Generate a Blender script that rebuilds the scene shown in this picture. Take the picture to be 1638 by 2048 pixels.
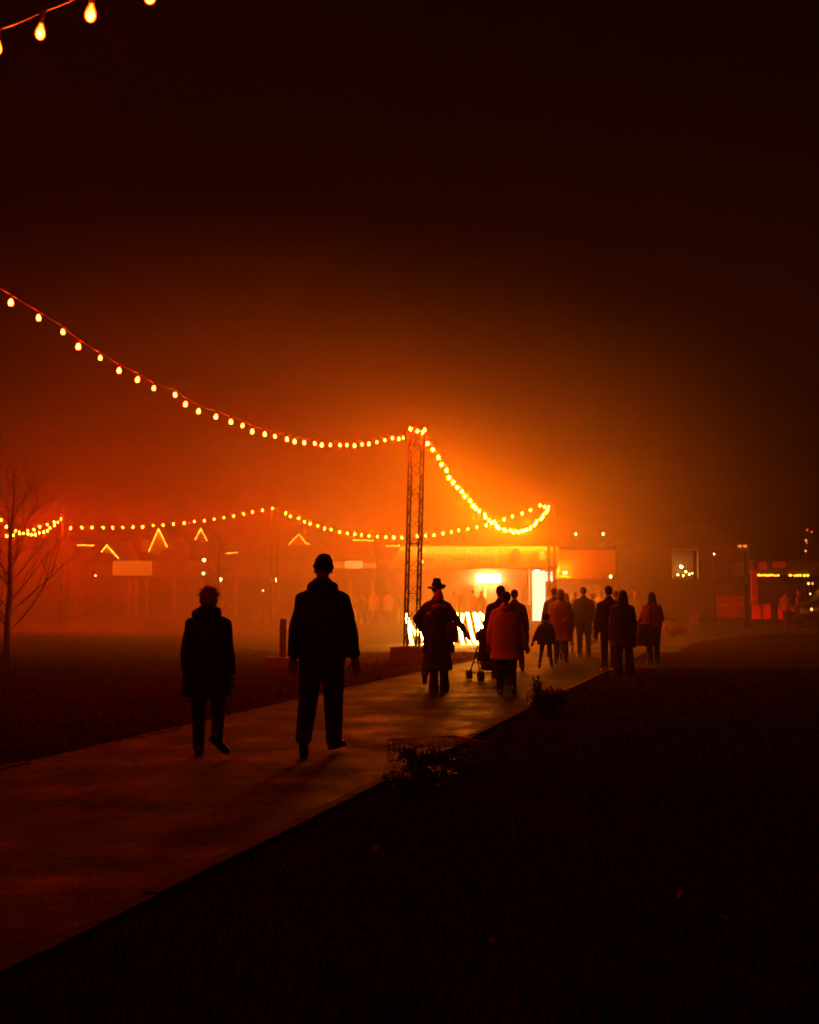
import bpy, bmesh, math, random
from math import sin, cos, pi, radians, sqrt
from mathutils import Vector, Matrix, Euler
for o in list(bpy.data.objects): bpy.data.objects.remove(o)
S = bpy.context.scene
C = S.collection
rnd = random.Random(7)

# ------------------------------------------------------------ camera, sky, exposure
PITCH = radians(4.33); F = 2389.0; CAMZ = 1.45
cam = bpy.data.cameras.new('camera'); camo = bpy.data.objects.new('camera', cam); C.objects.link(camo)
camo.location = (0, 0, CAMZ); camo.rotation_euler = (pi/2 + PITCH, 0, 0)
cam.sensor_fit = 'VERTICAL'; cam.sensor_height = 30.0; cam.lens = 30.0*F/2048.0
cam.clip_end = 3000; cam.clip_start = 0.05
S.camera = camo
W = bpy.data.worlds.new('World'); S.world = W; W.use_nodes = True
nt = W.node_tree
sky = nt.nodes.new('ShaderNodeTexSky'); sky.sky_type = 'NISHITA'; sky.sun_disc = False
sky.sun_elevation = radians(-8); sky.sun_rotation = radians(40)
nt.links.new(sky.outputs[0], nt.nodes['Background'].inputs[0])
nt.nodes['Background'].inputs[1].default_value = 0.0
S.view_settings.view_transform = 'Standard'; S.view_settings.look = 'None'
S.view_settings.gamma = 1.0; S.view_settings.exposure = 0.0
cy = S.cycles
cy.use_denoising = True; cy.denoiser = 'OPENIMAGEDENOISE'
cy.max_bounces = 6; cy.diffuse_bounces = 2; cy.glossy_bounces = 2; cy.transmission_bounces = 3
cy.volume_bounces = 0; cy.transparent_max_bounces = 8
cy.use_light_tree = True; cy.caustics_reflective = False; cy.caustics_refractive = False
cy.sample_clamp_indirect = 4.0
cy.filter_width = 1.7
cy.use_adaptive_sampling = True; cy.adaptive_threshold = 0.01

# light and air levels
E_BULB = 330.0
HAZE = 0.0017; HAZE_TOP = 14.0; EXTRA_FOG = 0.062

def zg(y): return max(0.0, 0.012*(y-30.0))
def P(px, py, Y):
    """world point that lies at depth Y on the sight line of a photograph pixel"""
    v = -(py-1024)/F; u = (px-819)/F
    yy = cos(PITCH) - v*sin(PITCH); zz = sin(PITCH) + v*cos(PITCH)
    k = Y/yy
    return Vector((u*k, Y, CAMZ + zz*k))
def PX(px, Y): return P(px, 1205, Y).x
def PZ(py, Y): return P(819, py, Y).z

# ------------------------------------------------------------ materials
def mat(name, col, rough=0.8, var=0.25, scale=8.0, bump=0.0, metal=0.0, spec=0.4, coord='Object', bscale=None):
    m = bpy.data.materials.new(name); m.use_nodes = True
    t = m.node_tree; b = t.nodes['Principled BSDF']
    b.inputs['Roughness'].default_value = rough; b.inputs['Metallic'].default_value = metal
    b.inputs['Specular IOR Level'].default_value = spec
    tc = t.nodes.new('ShaderNodeTexCoord'); n = t.nodes.new('ShaderNodeTexNoise')
    n.inputs['Scale'].default_value = scale; n.inputs['Detail'].default_value = 6
    t.links.new(tc.outputs[coord], n.inputs['Vector'])
    r = t.nodes.new('ShaderNodeMix'); r.data_type = 'RGBA'
    r.inputs[6].default_value = (*[c*(1-var) for c in col], 1)
    r.inputs[7].default_value = (*[min(1, c*(1+var)) for c in col], 1)
    t.links.new(n.outputs['Fac'], r.inputs[0]); t.links.new(r.outputs[2], b.inputs['Base Color'])
    if bump:
        n2 = t.nodes.new('ShaderNodeTexNoise'); n2.inputs['Scale'].default_value = bscale or scale*4; n2.inputs['Detail'].default_value = 5
        t.links.new(tc.outputs[coord], n2.inputs['Vector'])
        bp = t.nodes.new('ShaderNodeBump'); bp.inputs['Strength'].default_value = bump; bp.inputs['Distance'].default_value = 0.02
        t.links.new(n2.outputs['Fac'], bp.inputs['Height']); t.links.new(bp.outputs[0], b.inputs['Normal'])
    return m
def emit(name, col, strength, sample=True):
    m = bpy.data.materials.new(name); m.use_nodes = True; t = m.node_tree
    t.nodes.remove(t.nodes['Principled BSDF'])
    e = t.nodes.new('ShaderNodeEmission'); e.inputs[0].default_value = (*col, 1); e.inputs[1].default_value = strength
    t.links.new(e.outputs[0], t.nodes['Material Output'].inputs[0])
    m.cycles.emission_sampling = 'FRONT' if sample else 'NONE'
    return m
M = {}
M['coat_black'] = mat('black_cloth', (0.016, 0.015, 0.015), 0.85, 0.3, 12, 0.5)
M['coat_brown'] = mat('dark_brown_wool', (0.045, 0.022, 0.016), 0.9, 0.3, 12, 0.5)
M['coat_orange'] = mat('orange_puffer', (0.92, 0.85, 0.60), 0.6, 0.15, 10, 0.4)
_t = M['coat_orange'].node_tree; _w = _t.nodes.new('ShaderNodeTexWave'); _w.bands_direction = 'Z'; _w.inputs['Scale'].default_value = 3.4; _w.inputs['Distortion'].default_value = 1.6; _w.inputs['Detail'].default_value = 2
_b = _t.nodes.new('ShaderNodeBump'); _b.inputs['Strength'].default_value = 1.0; _b.inputs['Distance'].default_value = 0.0022
_c = [n for n in _t.nodes if n.type == 'TEX_COORD'][0]; _t.links.new(_c.outputs['Object'], _w.inputs['Vector']); _t.links.new(_w.outputs['Fac'], _b.inputs['Height'])
_t.links.new([n for n in _t.nodes if n.type == 'BUMP' and n != _b][0].outputs[0], _b.inputs['Normal']); _t.links.new(_b.outputs[0], _t.nodes['Principled BSDF'].inputs['Normal'])
M['coat_tan'] = mat('tan_coat', (0.30, 0.17, 0.08), 0.8, 0.2, 10, 0.4)
M['coat_pale'] = mat('pale_coat', (0.55, 0.45, 0.33), 0.8, 0.2, 10, 0.4)
M['coat_grey'] = mat('grey_coat', (0.10, 0.09, 0.08), 0.85, 0.2, 10, 0.4)
M['coat_red'] = mat('dull_red_jacket', (0.30, 0.06, 0.04), 0.7, 0.2, 10, 0.4)
M['trouser_dark'] = mat('dark_trousers', (0.024, 0.018, 0.016), 0.9, 0.2, 14, 0.4)
M['jeans'] = mat('jeans', (0.05, 0.045, 0.05), 0.9, 0.2, 14, 0.4)
M['shoe'] = mat('shoe_leather', (0.02, 0.014, 0.012), 0.6, 0.2, 20, 0.2)
M['shoe_pale'] = mat('pale_trainers', (0.45, 0.35, 0.30), 0.6, 0.2, 20, 0.2)
M['skin'] = mat('skin', (0.42, 0.22, 0.15), 0.6, 0.1, 20, 0.1)
M['hair_dark'] = mat('dark_hair', (0.035, 0.02, 0.014), 0.7, 0.4, 40, 0.7)
M['hair_red'] = mat('auburn_hair', (0.60, 0.17, 0.09), 0.7, 0.4, 40, 0.8)
M['hair_fair'] = mat('fair_hair', (0.40, 0.24, 0.12), 0.7, 0.4, 40, 0.7)
M['beanie_black'] = mat('black_knit', (0.015, 0.014, 0.014), 0.95, 0.3, 40, 0.8)
M['beanie_red'] = mat('red_knit', (0.80, 0.10, 0.10), 0.9, 0.2, 40, 0.8)
M['felt'] = mat('black_felt', (0.018, 0.014, 0.013), 0.85, 0.2, 30, 0.3)
M['leather'] = mat('brown_leather', (0.14, 0.05, 0.03), 0.5, 0.2, 14, 0.2)
M['truss'] = mat('aluminium_tube', (0.075, 0.065, 0.06), 0.6, 0.15, 9, 0.1, metal=0.6)
M['concrete'] = mat('concrete', (0.20, 0.17, 0.15), 0.9, 0.3, 5, 0.5)
M['kerb'] = mat('kerb_stone', (0.055, 0.04, 0.032), 0.85, 0.4, 5, 0.5, spec=0.1)
M['cable'] = mat('rubber_cable', (0.12, 0.09, 0.07), 0.5, 0.1, 20)
M['socket'] = mat('black_socket', (0.03, 0.025, 0.02), 0.5, 0.1, 20)
M['bark'] = mat('bark', (0.16, 0.10, 0.08), 0.95, 0.4, 14, 0.8)
M['leaf'] = mat('evergreen_leaf', (0.03, 0.04, 0.018), 0.6, 0.5, 4)
M['leaf_dry'] = mat('dry_leaf', (0.35, 0.12, 0.05), 0.5, 0.4, 30)
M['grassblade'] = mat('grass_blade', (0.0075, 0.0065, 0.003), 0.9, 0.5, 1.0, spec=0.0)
M['wire'] = mat('galvanised_wire', (0.10, 0.09, 0.085), 0.5, 0.2, 12, metal=0.5)
M['stone'] = mat('grey_pebble', (0.14, 0.12, 0.11), 0.85, 0.4, 9, 0.6)
M['roof'] = mat('roof_tiles', (0.12, 0.06, 0.045), 0.85, 0.3, 3, 0.5)
M['wall_dark'] = mat('dark_boards', (0.07, 0.05, 0.04), 0.85, 0.3, 3, 0.4)
M['wall_brick'] = mat('brick_render', (0.22, 0.12, 0.08), 0.85, 0.3, 4, 0.4)
M['wall_pale'] = mat('pale_render', (0.50, 0.38, 0.26), 0.8, 0.12, 3, 0.2)
M['wall_white'] = mat('white_render', (0.75, 0.66, 0.55), 0.8, 0.08, 3, 0.2)
M['frame'] = mat('dark_frame', (0.05, 0.04, 0.035), 0.5, 0.2, 8)
M['steel'] = mat('painted_steel', (0.09, 0.08, 0.075), 0.5, 0.2, 8, metal=0.3)
M['red_paint'] = mat('red_paint', (0.45, 0.05, 0.035), 0.6, 0.2, 6)
M['glass_dark'] = mat('dark_glass', (0.02, 0.02, 0.022), 0.1, 0.1, 3, spec=0.6)
M['rubber'] = mat('tyre_rubber', (0.02, 0.02, 0.02), 0.8, 0.2, 20)
M['wood'] = mat('weathered_wood', (0.16, 0.09, 0.06), 0.85, 0.35, 6, 0.5)

# bulb: clear warm glass, brightest where one looks through to the filament
def bulb_mat(name, e, rim=0.25, col=(1.0, 0.040, 0.0022), edge=0.7):
    m = bpy.data.materials.new(name); m.use_nodes = True; t = m.node_tree
    t.nodes.remove(t.nodes['Principled BSDF'])
    em = t.nodes.new('ShaderNodeEmission'); em.inputs[0].default_value = (*col, 1)
    lw = t.nodes.new('ShaderNodeLayerWeight'); lw.inputs[0].default_value = 0.5
    mr = t.nodes.new('ShaderNodeMapRange'); mr.inputs[1].default_value = 0.0; mr.inputs[2].default_value = edge
    mr.inputs[3].default_value = e; mr.inputs[4].default_value = e*rim
    t.links.new(lw.outputs['Facing'], mr.inputs[0]); t.links.new(mr.outputs[0], em.inputs[1])
    t.links.new(em.outputs[0], t.nodes['Material Output'].inputs[0])
    m.cycles.emission_sampling = 'FRONT'
    return m
M['bulb'] = bulb_mat('warm_bulb_glass', E_BULB*2.6, 0.2, (1.0, 0.022, 0.0011))
M['bulb_near'] = bulb_mat('warm_bulb_glass_close', 1000.0, 0.006, (1.0, 0.045, 0.0008), 0.36)
M['bulb_mid'] = bulb_mat('warm_bulb_glass_middle', E_BULB*10.5, 0.25, (1.0, 0.16, 0.0012))
M['bulb_far'] = bulb_mat('warm_bulb_glass_distant', E_BULB*9, 0.25, (1.0, 0.09, 0.0012))
M['bulb_left'] = bulb_mat('warm_bulb_glass_left', E_BULB*10, 0.25, (1.0, 0.028, 0.0007))
M['filament'] = emit('hot_filament', (1, 0.8, 0.5), 6.0, False)
M['fairy'] = emit('fairy_light', (1.0, 0.22, 0.01), 22.0)
M['fairy_right'] = emit('fairy_light_right', (1.0, 0.36, 0.01), 5.0)

# ------------------------------------------------------------ mesh helpers
def mk(name, bm, m, parent=None, smooth=False, kind=None):
    me = bpy.data.meshes.new(name); bm.to_mesh(me); bm.free()
    if smooth:
        for p in me.polygons: p.use_smooth = True
    if m: me.materials.append(m)
    o = bpy.data.objects.new(name, me); C.objects.link(o)
    if parent: o.parent = parent
    if kind: o['kind'] = kind
    return o
def tag(o, label, cat, group=None, kind=None):
    o['label'] = label; o['category'] = cat
    if group: o['group'] = group
    if kind: o['kind'] = kind
    return o
def empty(name, loc, label, cat, group=None, rz=0):
    o = bpy.data.objects.new(name, None); C.objects.link(o); o.location = loc; o.rotation_euler = (0, 0, rz)
    o.empty_display_size = 0.2
    return tag(o, label, cat, group)
def box(bm, x0, x1, y0, y1, z0, z1, mtx=None, bev=0):
    r = bmesh.ops.create_cube(bm, size=1.0)
    T = Matrix.Translation(((x0+x1)/2, (y0+y1)/2, (z0+z1)/2)) @ Matrix.Diagonal((abs(x1-x0), abs(y1-y0), abs(z1-z0), 1))
    if mtx: T = mtx @ T
    bmesh.ops.transform(bm, matrix=T, verts=r['verts'])
    if bev:
        es = list({e for v in r['verts'] for e in v.link_edges})
        bmesh.ops.bevel(bm, geom=es, offset=bev, segments=2, affect='EDGES', profile=0.6)
def BOX(*a, **k):
    bm = bmesh.new(); box(bm, *a, **k); return bm
def basis(d):
    d = d.normalized(); up = Vector((0, 0, 1)) if abs(d.z) < 0.95 else Vector((0, 1, 0))
    x = d.cross(up).normalized(); y = x.cross(d).normalized(); return x, y, d
def tube(bm, pts, r, n=6, cap=True):
    """pts polyline, r number or list"""
    pts = [Vector(p) for p in pts]; k = len(pts)
    rs = r if isinstance(r, (list, tuple)) else [r]*k
    rings = []
    px = None
    for i, p in enumerate(pts):
        d = (pts[min(i+1, k-1)] - pts[max(i-1, 0)])
        if d.length < 1e-9: d = Vector((0, 0, 1))
        if px is None: x, y, _ = basis(d)
        else:
            d.normalize(); x = (px - d*px.dot(d))
            if x.length < 1e-6: x, y, _ = basis(d)
            x.normalize(); y = d.cross(x)
        px = x
        rings.append([bm.verts.new(p + (x*cos(2*pi*j/n) + y*sin(2*pi*j/n))*rs[i]) for j in range(n)])
    for a, b in zip(rings, rings[1:]):
        for j in range(n): bm.faces.new((a[j], a[(j+1) % n], b[(j+1) % n], b[j]))
    if cap:
        bm.faces.new(rings[0][::-1]); bm.faces.new(rings[-1])
def capsule(bm, a, b, ra, rb, n=12, flat=None):
    a = Vector(a); b = Vector(b); d = b-a
    if d.length < 1e-5: d = Vector((0, 0, 1e-4))
    x, y, d = basis(d)
    prof = []
    for k in range(1, 4): t = k/4*pi/2; prof.append((a - d*ra*cos(t), ra*sin(t)))
    prof.append((a, ra)); prof.append((b, rb))
    for k in range(3, 0, -1): t = k/4*pi/2; prof.append((b + d*rb*cos(t), rb*sin(t)))
    rings = [[bm.verts.new(c + (x*cos(2*pi*j/n) + y*sin(2*pi*j/n))*r) for j in range(n)] for c, r in prof]
    for p, q in zip(rings, rings[1:]):
        for j in range(n): bm.faces.new((p[j], p[(j+1) % n], q[(j+1) % n], q[j]))
    t0 = bm.verts.new(a - d*ra); t1 = bm.verts.new(b + d*rb)
    for j in range(n):
        bm.faces.new((t0, rings[0][(j+1) % n], rings[0][j])); bm.faces.new((t1, rings[-1][j], rings[-1][(j+1) % n]))
def ell(bm, c, rx, ry, rz, rot=None, u=14, v=9):
    r = bmesh.ops.create_uvsphere(bm, u_segments=u, v_segments=v, radius=1)
    T = Matrix.Translation(Vector(c)) @ (rot.to_4x4() if rot else Matrix.Identity(4)) @ Matrix.Diagonal((rx, ry, rz, 1))
    bmesh.ops.transform(bm, matrix=T, verts=r['verts'])
def loft(bm, rings, n=24, pw=2.3):
    """rings: (cx, cy, z, rx, ry) superellipse sections, capped"""
    rs = []
    for cx, cyy, z, rx, ry in rings:
        row = []
        for j in range(n):
            t = 2*pi*j/n; c, s = cos(t), sin(t)
            row.append(bm.verts.new((cx + rx*math.copysign(abs(c)**(2/pw), c), cyy + ry*math.copysign(abs(s)**(2/pw), s), z)))
        rs.append(row)
    for p, q in zip(rs, rs[1:]):
        for j in range(n): bm.faces.new((p[j], p[(j+1) % n], q[(j+1) % n], q[j]))
    bm.faces.new(rs[0][::-1]); bm.faces.new(rs[-1])
def poly_prism(bm, pts, y0, y1):
    """outline in x,z extruded in y"""
    a = [bm.verts.new((x, y0, z)) for x, z in pts]; b = [bm.verts.new((x, y1, z)) for x, z in pts]
    n = len(pts)
    bm.faces.new(a[::-1]); bm.faces.new(b)
    for i in range(n): bm.faces.new((a[i], a[(i+1) % n], b[(i+1) % n], b[i]))
    bmesh.ops.recalc_face_normals(bm, faces=bm.faces[:])
def fuse(o, vox, it=3):
    r = o.modifiers.new('fuse', 'REMESH'); r.mode = 'VOXEL'; r.voxel_size = vox; r.use_smooth_shade = True
    if it:
        s = o.modifiers.new('soften', 'SMOOTH'); s.factor = 0.5; s.iterations = it
    return o

# ------------------------------------------------------------ ground
def ground_mat():
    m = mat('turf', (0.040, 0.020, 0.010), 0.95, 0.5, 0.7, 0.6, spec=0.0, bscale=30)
    return m
def sheet(name, quads, z_off, m, kind='structure'):
    """quads: list of (xl, xr, y) cross lines joined into a strip that follows the land"""
    bm = bmesh.new(); prev = None
    ys = sorted(set([q[2] for q in quads] + ([30.0] if quads[0][2] < 30 < quads[-1][2] else [])))
    def at(y):
        for a, b in zip(quads, quads[1:]):
            if a[2] <= y <= b[2]:
                t = (y-a[2])/(b[2]-a[2]); return a[0]+(b[0]-a[0])*t, a[1]+(b[1]-a[1])*t
    for y in ys:
        l, r = at(y); z = zg(y)+z_off
        row = (bm.verts.new((l, y, z)), bm.verts.new((r, y, z)))
        if prev: bm.faces.new((prev[0], prev[1], row[1], row[0]))
        prev = row
    return mk(name, bm, m, kind=kind)
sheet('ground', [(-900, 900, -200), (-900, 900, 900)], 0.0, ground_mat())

def paver_mat(name, col, rough, bw, bh, ang=0.0, mort=0.02, spec=0.16):
    m = bpy.data.materials.new(name); m.use_nodes = True; t = m.node_tree; b = t.nodes['Principled BSDF']
    tc = t.nodes.new('ShaderNodeTexCoord'); mp = t.nodes.new('ShaderNodeMapping'); mp.inputs['Rotation'].default_value = (0, 0, ang)
    br = t.nodes.new('ShaderNodeTexBrick'); br.inputs['Scale'].default_value = 1.0
    br.inputs['Brick Width'].default_value = bw; br.inputs['Row Height'].default_value = bh; br.inputs['Mortar Size'].default_value = mort*bh*3
    br.inputs['Color1'].default_value = (*[c*0.55 for c in col], 1); br.inputs['Color2'].default_value = (*[c*1.7 for c in col], 1)
    br.inputs['Mortar'].default_value = (*[c*0.35 for c in col], 1)
    n = t.nodes.new('ShaderNodeTexNoise'); n.inputs['Scale'].default_value = 1.3; n.inputs['Detail'].default_value = 6
    mx = t.nodes.new('ShaderNodeMix'); mx.data_type = 'RGBA'; mx.blend_type = 'MULTIPLY'; mx.inputs[0].default_value = 0.9
    t.links.new(tc.outputs['Object'], mp.inputs[0]); t.links.new(mp.outputs[0], br.inputs['Vector']); t.links.new(tc.outputs['Object'], n.inputs['Vector'])
    t.links.new(br.outputs['Color'], mx.inputs[6]); rp = t.nodes.new('ShaderNodeMapRange'); rp.inputs[1].default_value = .35; rp.inputs[2].default_value = .65; rp.inputs[3].default_value = .25; rp.inputs[4].default_value = 1.3; t.links.new(n.outputs['Fac'], rp.inputs[0]); t.links.new(rp.outputs[0], mx.inputs[7])
    rr = t.nodes.new('ShaderNodeMapRange'); rr.inputs[1].default_value = .3; rr.inputs[2].default_value = .7; rr.inputs[3].default_value = rough-.12; rr.inputs[4].default_value = rough+.25; t.links.new(n.outputs['Fac'], rr.inputs[0]); t.links.new(rr.outputs[0], b.inputs['Roughness']); t.links.new(mx.outputs[2], b.inputs['Base Color'])
    bp = t.nodes.new('ShaderNodeBump'); bp.inputs['Strength'].default_value = 1.0; bp.inputs['Distance'].default_value = 0.03; bp.invert = True
    t.links.new(br.outputs['Fac'], bp.inputs['Height'])
    n3 = t.nodes.new('ShaderNodeTexNoise'); n3.inputs['Scale'].default_value = 55; n3.inputs['Detail'].default_value = 4
    t.links.new(tc.outputs['Object'], n3.inputs['Vector'])
    bp2 = t.nodes.new('ShaderNodeBump'); bp2.inputs['Strength'].default_value = 0.8; bp2.inputs['Distance'].default_value = 0.012
    t.links.new(n3.outputs['Fac'], bp2.inputs['Height']); t.links.new(bp.outputs[0], bp2.inputs['Normal']); t.links.new(bp2.outputs[0], b.inputs['Normal'])
    b.inputs['Roughness'].default_value = rough; b.inputs['Specular IOR Level'].default_value = spec
    return m
PAVE = paver_mat('clay_pavers', (0.022, 0.012, 0.008), 0.6, 0.42, 0.21, radians(-15), 0.05, 0.045)
PLAZA = paver_mat('plaza_slabs', (0.11, 0.08, 0.06), 0.75, 0.6, 0.3, 0.0, 0.02, 0.08)
def xr(y): return 0.22 + 0.278*(y-11.5) + (0.0 if y < 18 else 0.006*(y-18)**1.2)
PW = 3.5
def xl(y): return xr(y) - PW - 0.02*max(0, y-12)
path_q = [(xl(y), xr(y), y) for y in (-4, 2, 6, 10, 14, 18, 22, 26, 30, 34)]
path = sheet('path', path_q, 0.004, PAVE)
sheet('plaza', [(-3.6, 7.6, 34.02), (-5.0, 8.2, 36), (-7, 9.5, 40), (-9, 13.0, 46), (-30, 30, 56), (-60, 60, 70)], 0.006, PLAZA)
# crossing pavement to the right and far service road
bm = bmesh.new(); z = 0.005
for (x0, x1, y0, y1) in ((xr(28.3), 17.0, 26.6, 28.3),):
    vs = [bm.verts.new(v) for v in ((xr(y0)+0.02, y0, z), (x1, y0, z), (x1, y1, z), (xr(y1)+0.02, y1, z))]; bm.faces.new(vs)
mk('side_path', bm, PAVE, kind='structure')
# kerbs beside the path: rows of upright stones, set into the land
def kerb(name, f, off, ys, w=0.09, h=0.035):
    bm = bmesh.new(); y = ys[0]
    while y < ys[1]:
        y2 = y+0.98
        a = Vector((f(y)+off, y, zg(y)-0.05)); b = Vector((f(y2)+off, y2, zg(y2)-0.05)); d = (b-a).normalized(); s = Vector((d.y, -d.x, 0))*w
        hh = h+0.05+rnd.uniform(-0.006, 0.006)
        q = [a, a+s, b+s, b]; lo = [bm.verts.new(p) for p in q]; hi = [bm.verts.new(p+Vector((0, 0, hh))) for p in q]
        bm.faces.new(hi)
        for i in range(4): bm.faces.new((lo[i], lo[(i+1) % 4], hi[(i+1) % 4], hi[i]))
        y += 1.0
    return mk(name, bm, M['kerb'], kind='structure')
kerb('kerb_right', xr, 0.0, (-3, 34))
kerb('kerb_left', xl, -0.09, (-3, 31), 0.09, 0.008)

# grass blades: nobody could count them
def grass(name, n, xf, yr, seed):
    r = random.Random(seed); bm = bmesh.new()
    for i in range(n):
        y = yr[0] + (yr[1]-yr[0])*r.random()**1.6; x = xf(y, r.random())
        h = r.uniform(0.02, 0.05); a = r.uniform(0, 2*pi); w = 0.003+0.0004*y
        dx, dy = cos(a)*w, sin(a)*w; lx, ly = r.uniform(-.03, .03), r.uniform(-.03, .03)
        z = zg(y)
        v = [bm.verts.new((x-dx, y-dy, z)), bm.verts.new((x+dx, y+dy, z)), bm.verts.new((x+lx*.5+dx*.6, y+ly*.5+dy*.6, z+h*.65)), bm.verts.new((x+lx, y+ly, z+h))]
        bm.faces.new((v[0], v[1], v[2])); bm.faces.new((v[0], v[2], v[3]))
    o = mk(name, bm, M['grassblade']); return tag(o, 'short dark turf beside the paved path', 'grass', kind='stuff')
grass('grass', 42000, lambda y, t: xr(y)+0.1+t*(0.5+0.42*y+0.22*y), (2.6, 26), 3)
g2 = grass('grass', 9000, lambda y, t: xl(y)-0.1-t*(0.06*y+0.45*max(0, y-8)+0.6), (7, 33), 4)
g2['label'] = 'short dark turf on the left of the paved path, under the bare tree'

# fallen leaves
def leaf_mesh():
    bm = bmesh.new(); r = random.Random(5)
    pts = [(0, -.045), (.02, -.02), (.032, .0), (.022, .025), (0, .05), (-.022, .028), (-.03, 0), (-.02, -.022)]
    vs = [bm.verts.new((x, y, 0.012*abs(x)/.03+0.006*sin(y*60))) for x, y in pts]
    c = bm.verts.new((0, 0, -.003))
    for i in range(8): bm.faces.new((c, vs[i], vs[(i+1) % 8]))
    tube(bm, [(0, -.045, 0), (0.004, -.075, .004)], 0.0015, 4)
    return bm
leaf_spots = [(752, 1702, 'beside the path corner'), (1146, 1709, ''), (1438, 1840, ''), (1465, 1866, ''), (1442, 1870, ''), (980, 1882, ''), (1350, 1793, ''), (967, 1497, ''), (902, 2032, ''), (1152, 1775, '')]
leaf_lab = ['dry leaf on the dark grass just right of the paved path', 'dry leaf alone in the dark grass right of centre', 'curled dry leaf standing on edge at lower right',
            'dry leaf just under the curled one at lower right', 'small dry leaf left of the lowest pair at lower right', 'dry leaf on the grass near the bottom middle', 'flat dry leaf above the cluster at lower right',
            'dry leaf glinting right of the wire cage', 'orange leaf at the very bottom edge of the picture', 'faint dry leaf below the lone one right of centre']
l0 = None
for (px, py, _), lab in zip(leaf_spots, leaf_lab):
    Y = CAMZ*F/(py-1205)
    if l0 is None: l0 = o = mk('fallen_leaf', leaf_mesh(), M['leaf_dry'])
    else: o = l0.copy(); C.objects.link(o)
    o.location = (PX(px, Y), Y, 0.045); o.rotation_euler = (rnd.uniform(.3, .9), rnd.uniform(-.6, .6), rnd.uniform(0, 6)); s = rnd.uniform(.4, .65); o.scale = (s, s, s)
    tag(o, lab, 'leaf', 'fallen leaves on the dark grass')

# ------------------------------------------------------------ trusses and string lights
def truss_at(loc, H, w, label, lean=0.0, rz=0.0, name='truss_tower', r=0.025, step=0.30):
    t = empty(name, loc, label, 'truss tower', 'truss towers carrying the string lights', rz); t.rotation_euler = (0, lean, rz)
    h = w/2; cs = [(-h, -h), (h, -h), (h, h), (-h, h)]
    for x, y in cs:
        bm = bmesh.new(); tube(bm, [(x, y, 0), (x, y, H)], r, 8); mk('chord', bm, M['truss'], t, True)
    n = int(H/step)
    for k in range(4):
        a, b = cs[k], cs[(k+1) % 4]; bm = bmesh.new()
        for i in range(n):
            z0 = 0.08+i*step; z1 = z0+step; p, q = (a, b) if i % 2 == 0 else (b, a)
            if z1 < H: tube(bm, [(p[0], p[1], z0), (q[0], q[1], z1)], r*0.5, 5)
            if i % 4 == 0: tube(bm, [(a[0], a[1], z0), (b[0], b[1], z0)], r*0.5, 5)
        mk('lacing', bm, M['truss'], t, True)
    mk('base_plate', BOX(-h-.05, h+.05, -h-.05, h+.05, -0.0, 0.012), M['truss'], t); bm = BOX(-h-.03, h+.03, -h-.03, h+.03, H, H+.012)
    mk('head_plate', bm, M['truss'], t)
    bm = bmesh.new(); tube(bm, [(-h-.06, 0, H+.05), (h+.06, 0, H+.05)], .02, 6); tube(bm, [(-h+.05, 0, H), (-h+.05, 0, H+.16)], .015, 6)
    mk('head_bar', bm, M['truss'], t, True)
    return t
def block(px, py_top, Y, w, d, h, label, z=None, name='concrete_block', group=None):
    x = PX(px, Y); bm = BOX(-w/2, w/2, -d/2, d/2, 0, h, bev=0.02)
    o = mk(name, bm, M['concrete']); o.location = (x, Y, zg(Y)); tag(o, label, 'concrete block', group); return o
T1Y = 28.9
block(827, 1293, T1Y, 1.12, 0.75, 0.39, 'low concrete ballast block under the tall truss tower left of the man in the hat', group='ballast blocks')
T1 = Vector((PX(823, T1Y), T1Y, 0.39)); H1 = PZ(862, T1Y)-0.39
truss_at(T1, H1, 0.30, 'tall truss tower leaning slightly, standing on the concrete block', radians(1.5), radians(14))
T1top = T1 + Vector((sin(radians(1.5))*H1, 0, H1))
T2Y = 48.4; T2 = Vector((PX(1104, T2Y), T2Y, zg(T2Y))); H2 = PZ(1002, T2Y)-T2.z
truss_at(T2, H2, 0.24, 'truss tower in front of the lit doorway behind the crowd', 0, radians(8)); T2top = T2+Vector((0, 0, H2))
T3Y = 56.0; T3 = Vector((PX(548, T3Y), T3Y, zg(T3Y))); H3 = PZ(1015, T3Y)-T3.z
truss_at(T3, H3, 0.29, 'distant truss tower in the mist above the beanie man\'s left shoulder', 0, 0); T3top = T3+Vector((0, 0, H3))
T4Y = 52.0; T4 = Vector((PX(128, T4Y), T4Y, zg(T4Y))); H4 = PZ(1032, T4Y)-T4.z
truss_at(T4, H4, 0.26, 'truss tower at far left behind the bare tree', 0, 0.2); T4top = T4+Vector((0, 0, H4))

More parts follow.
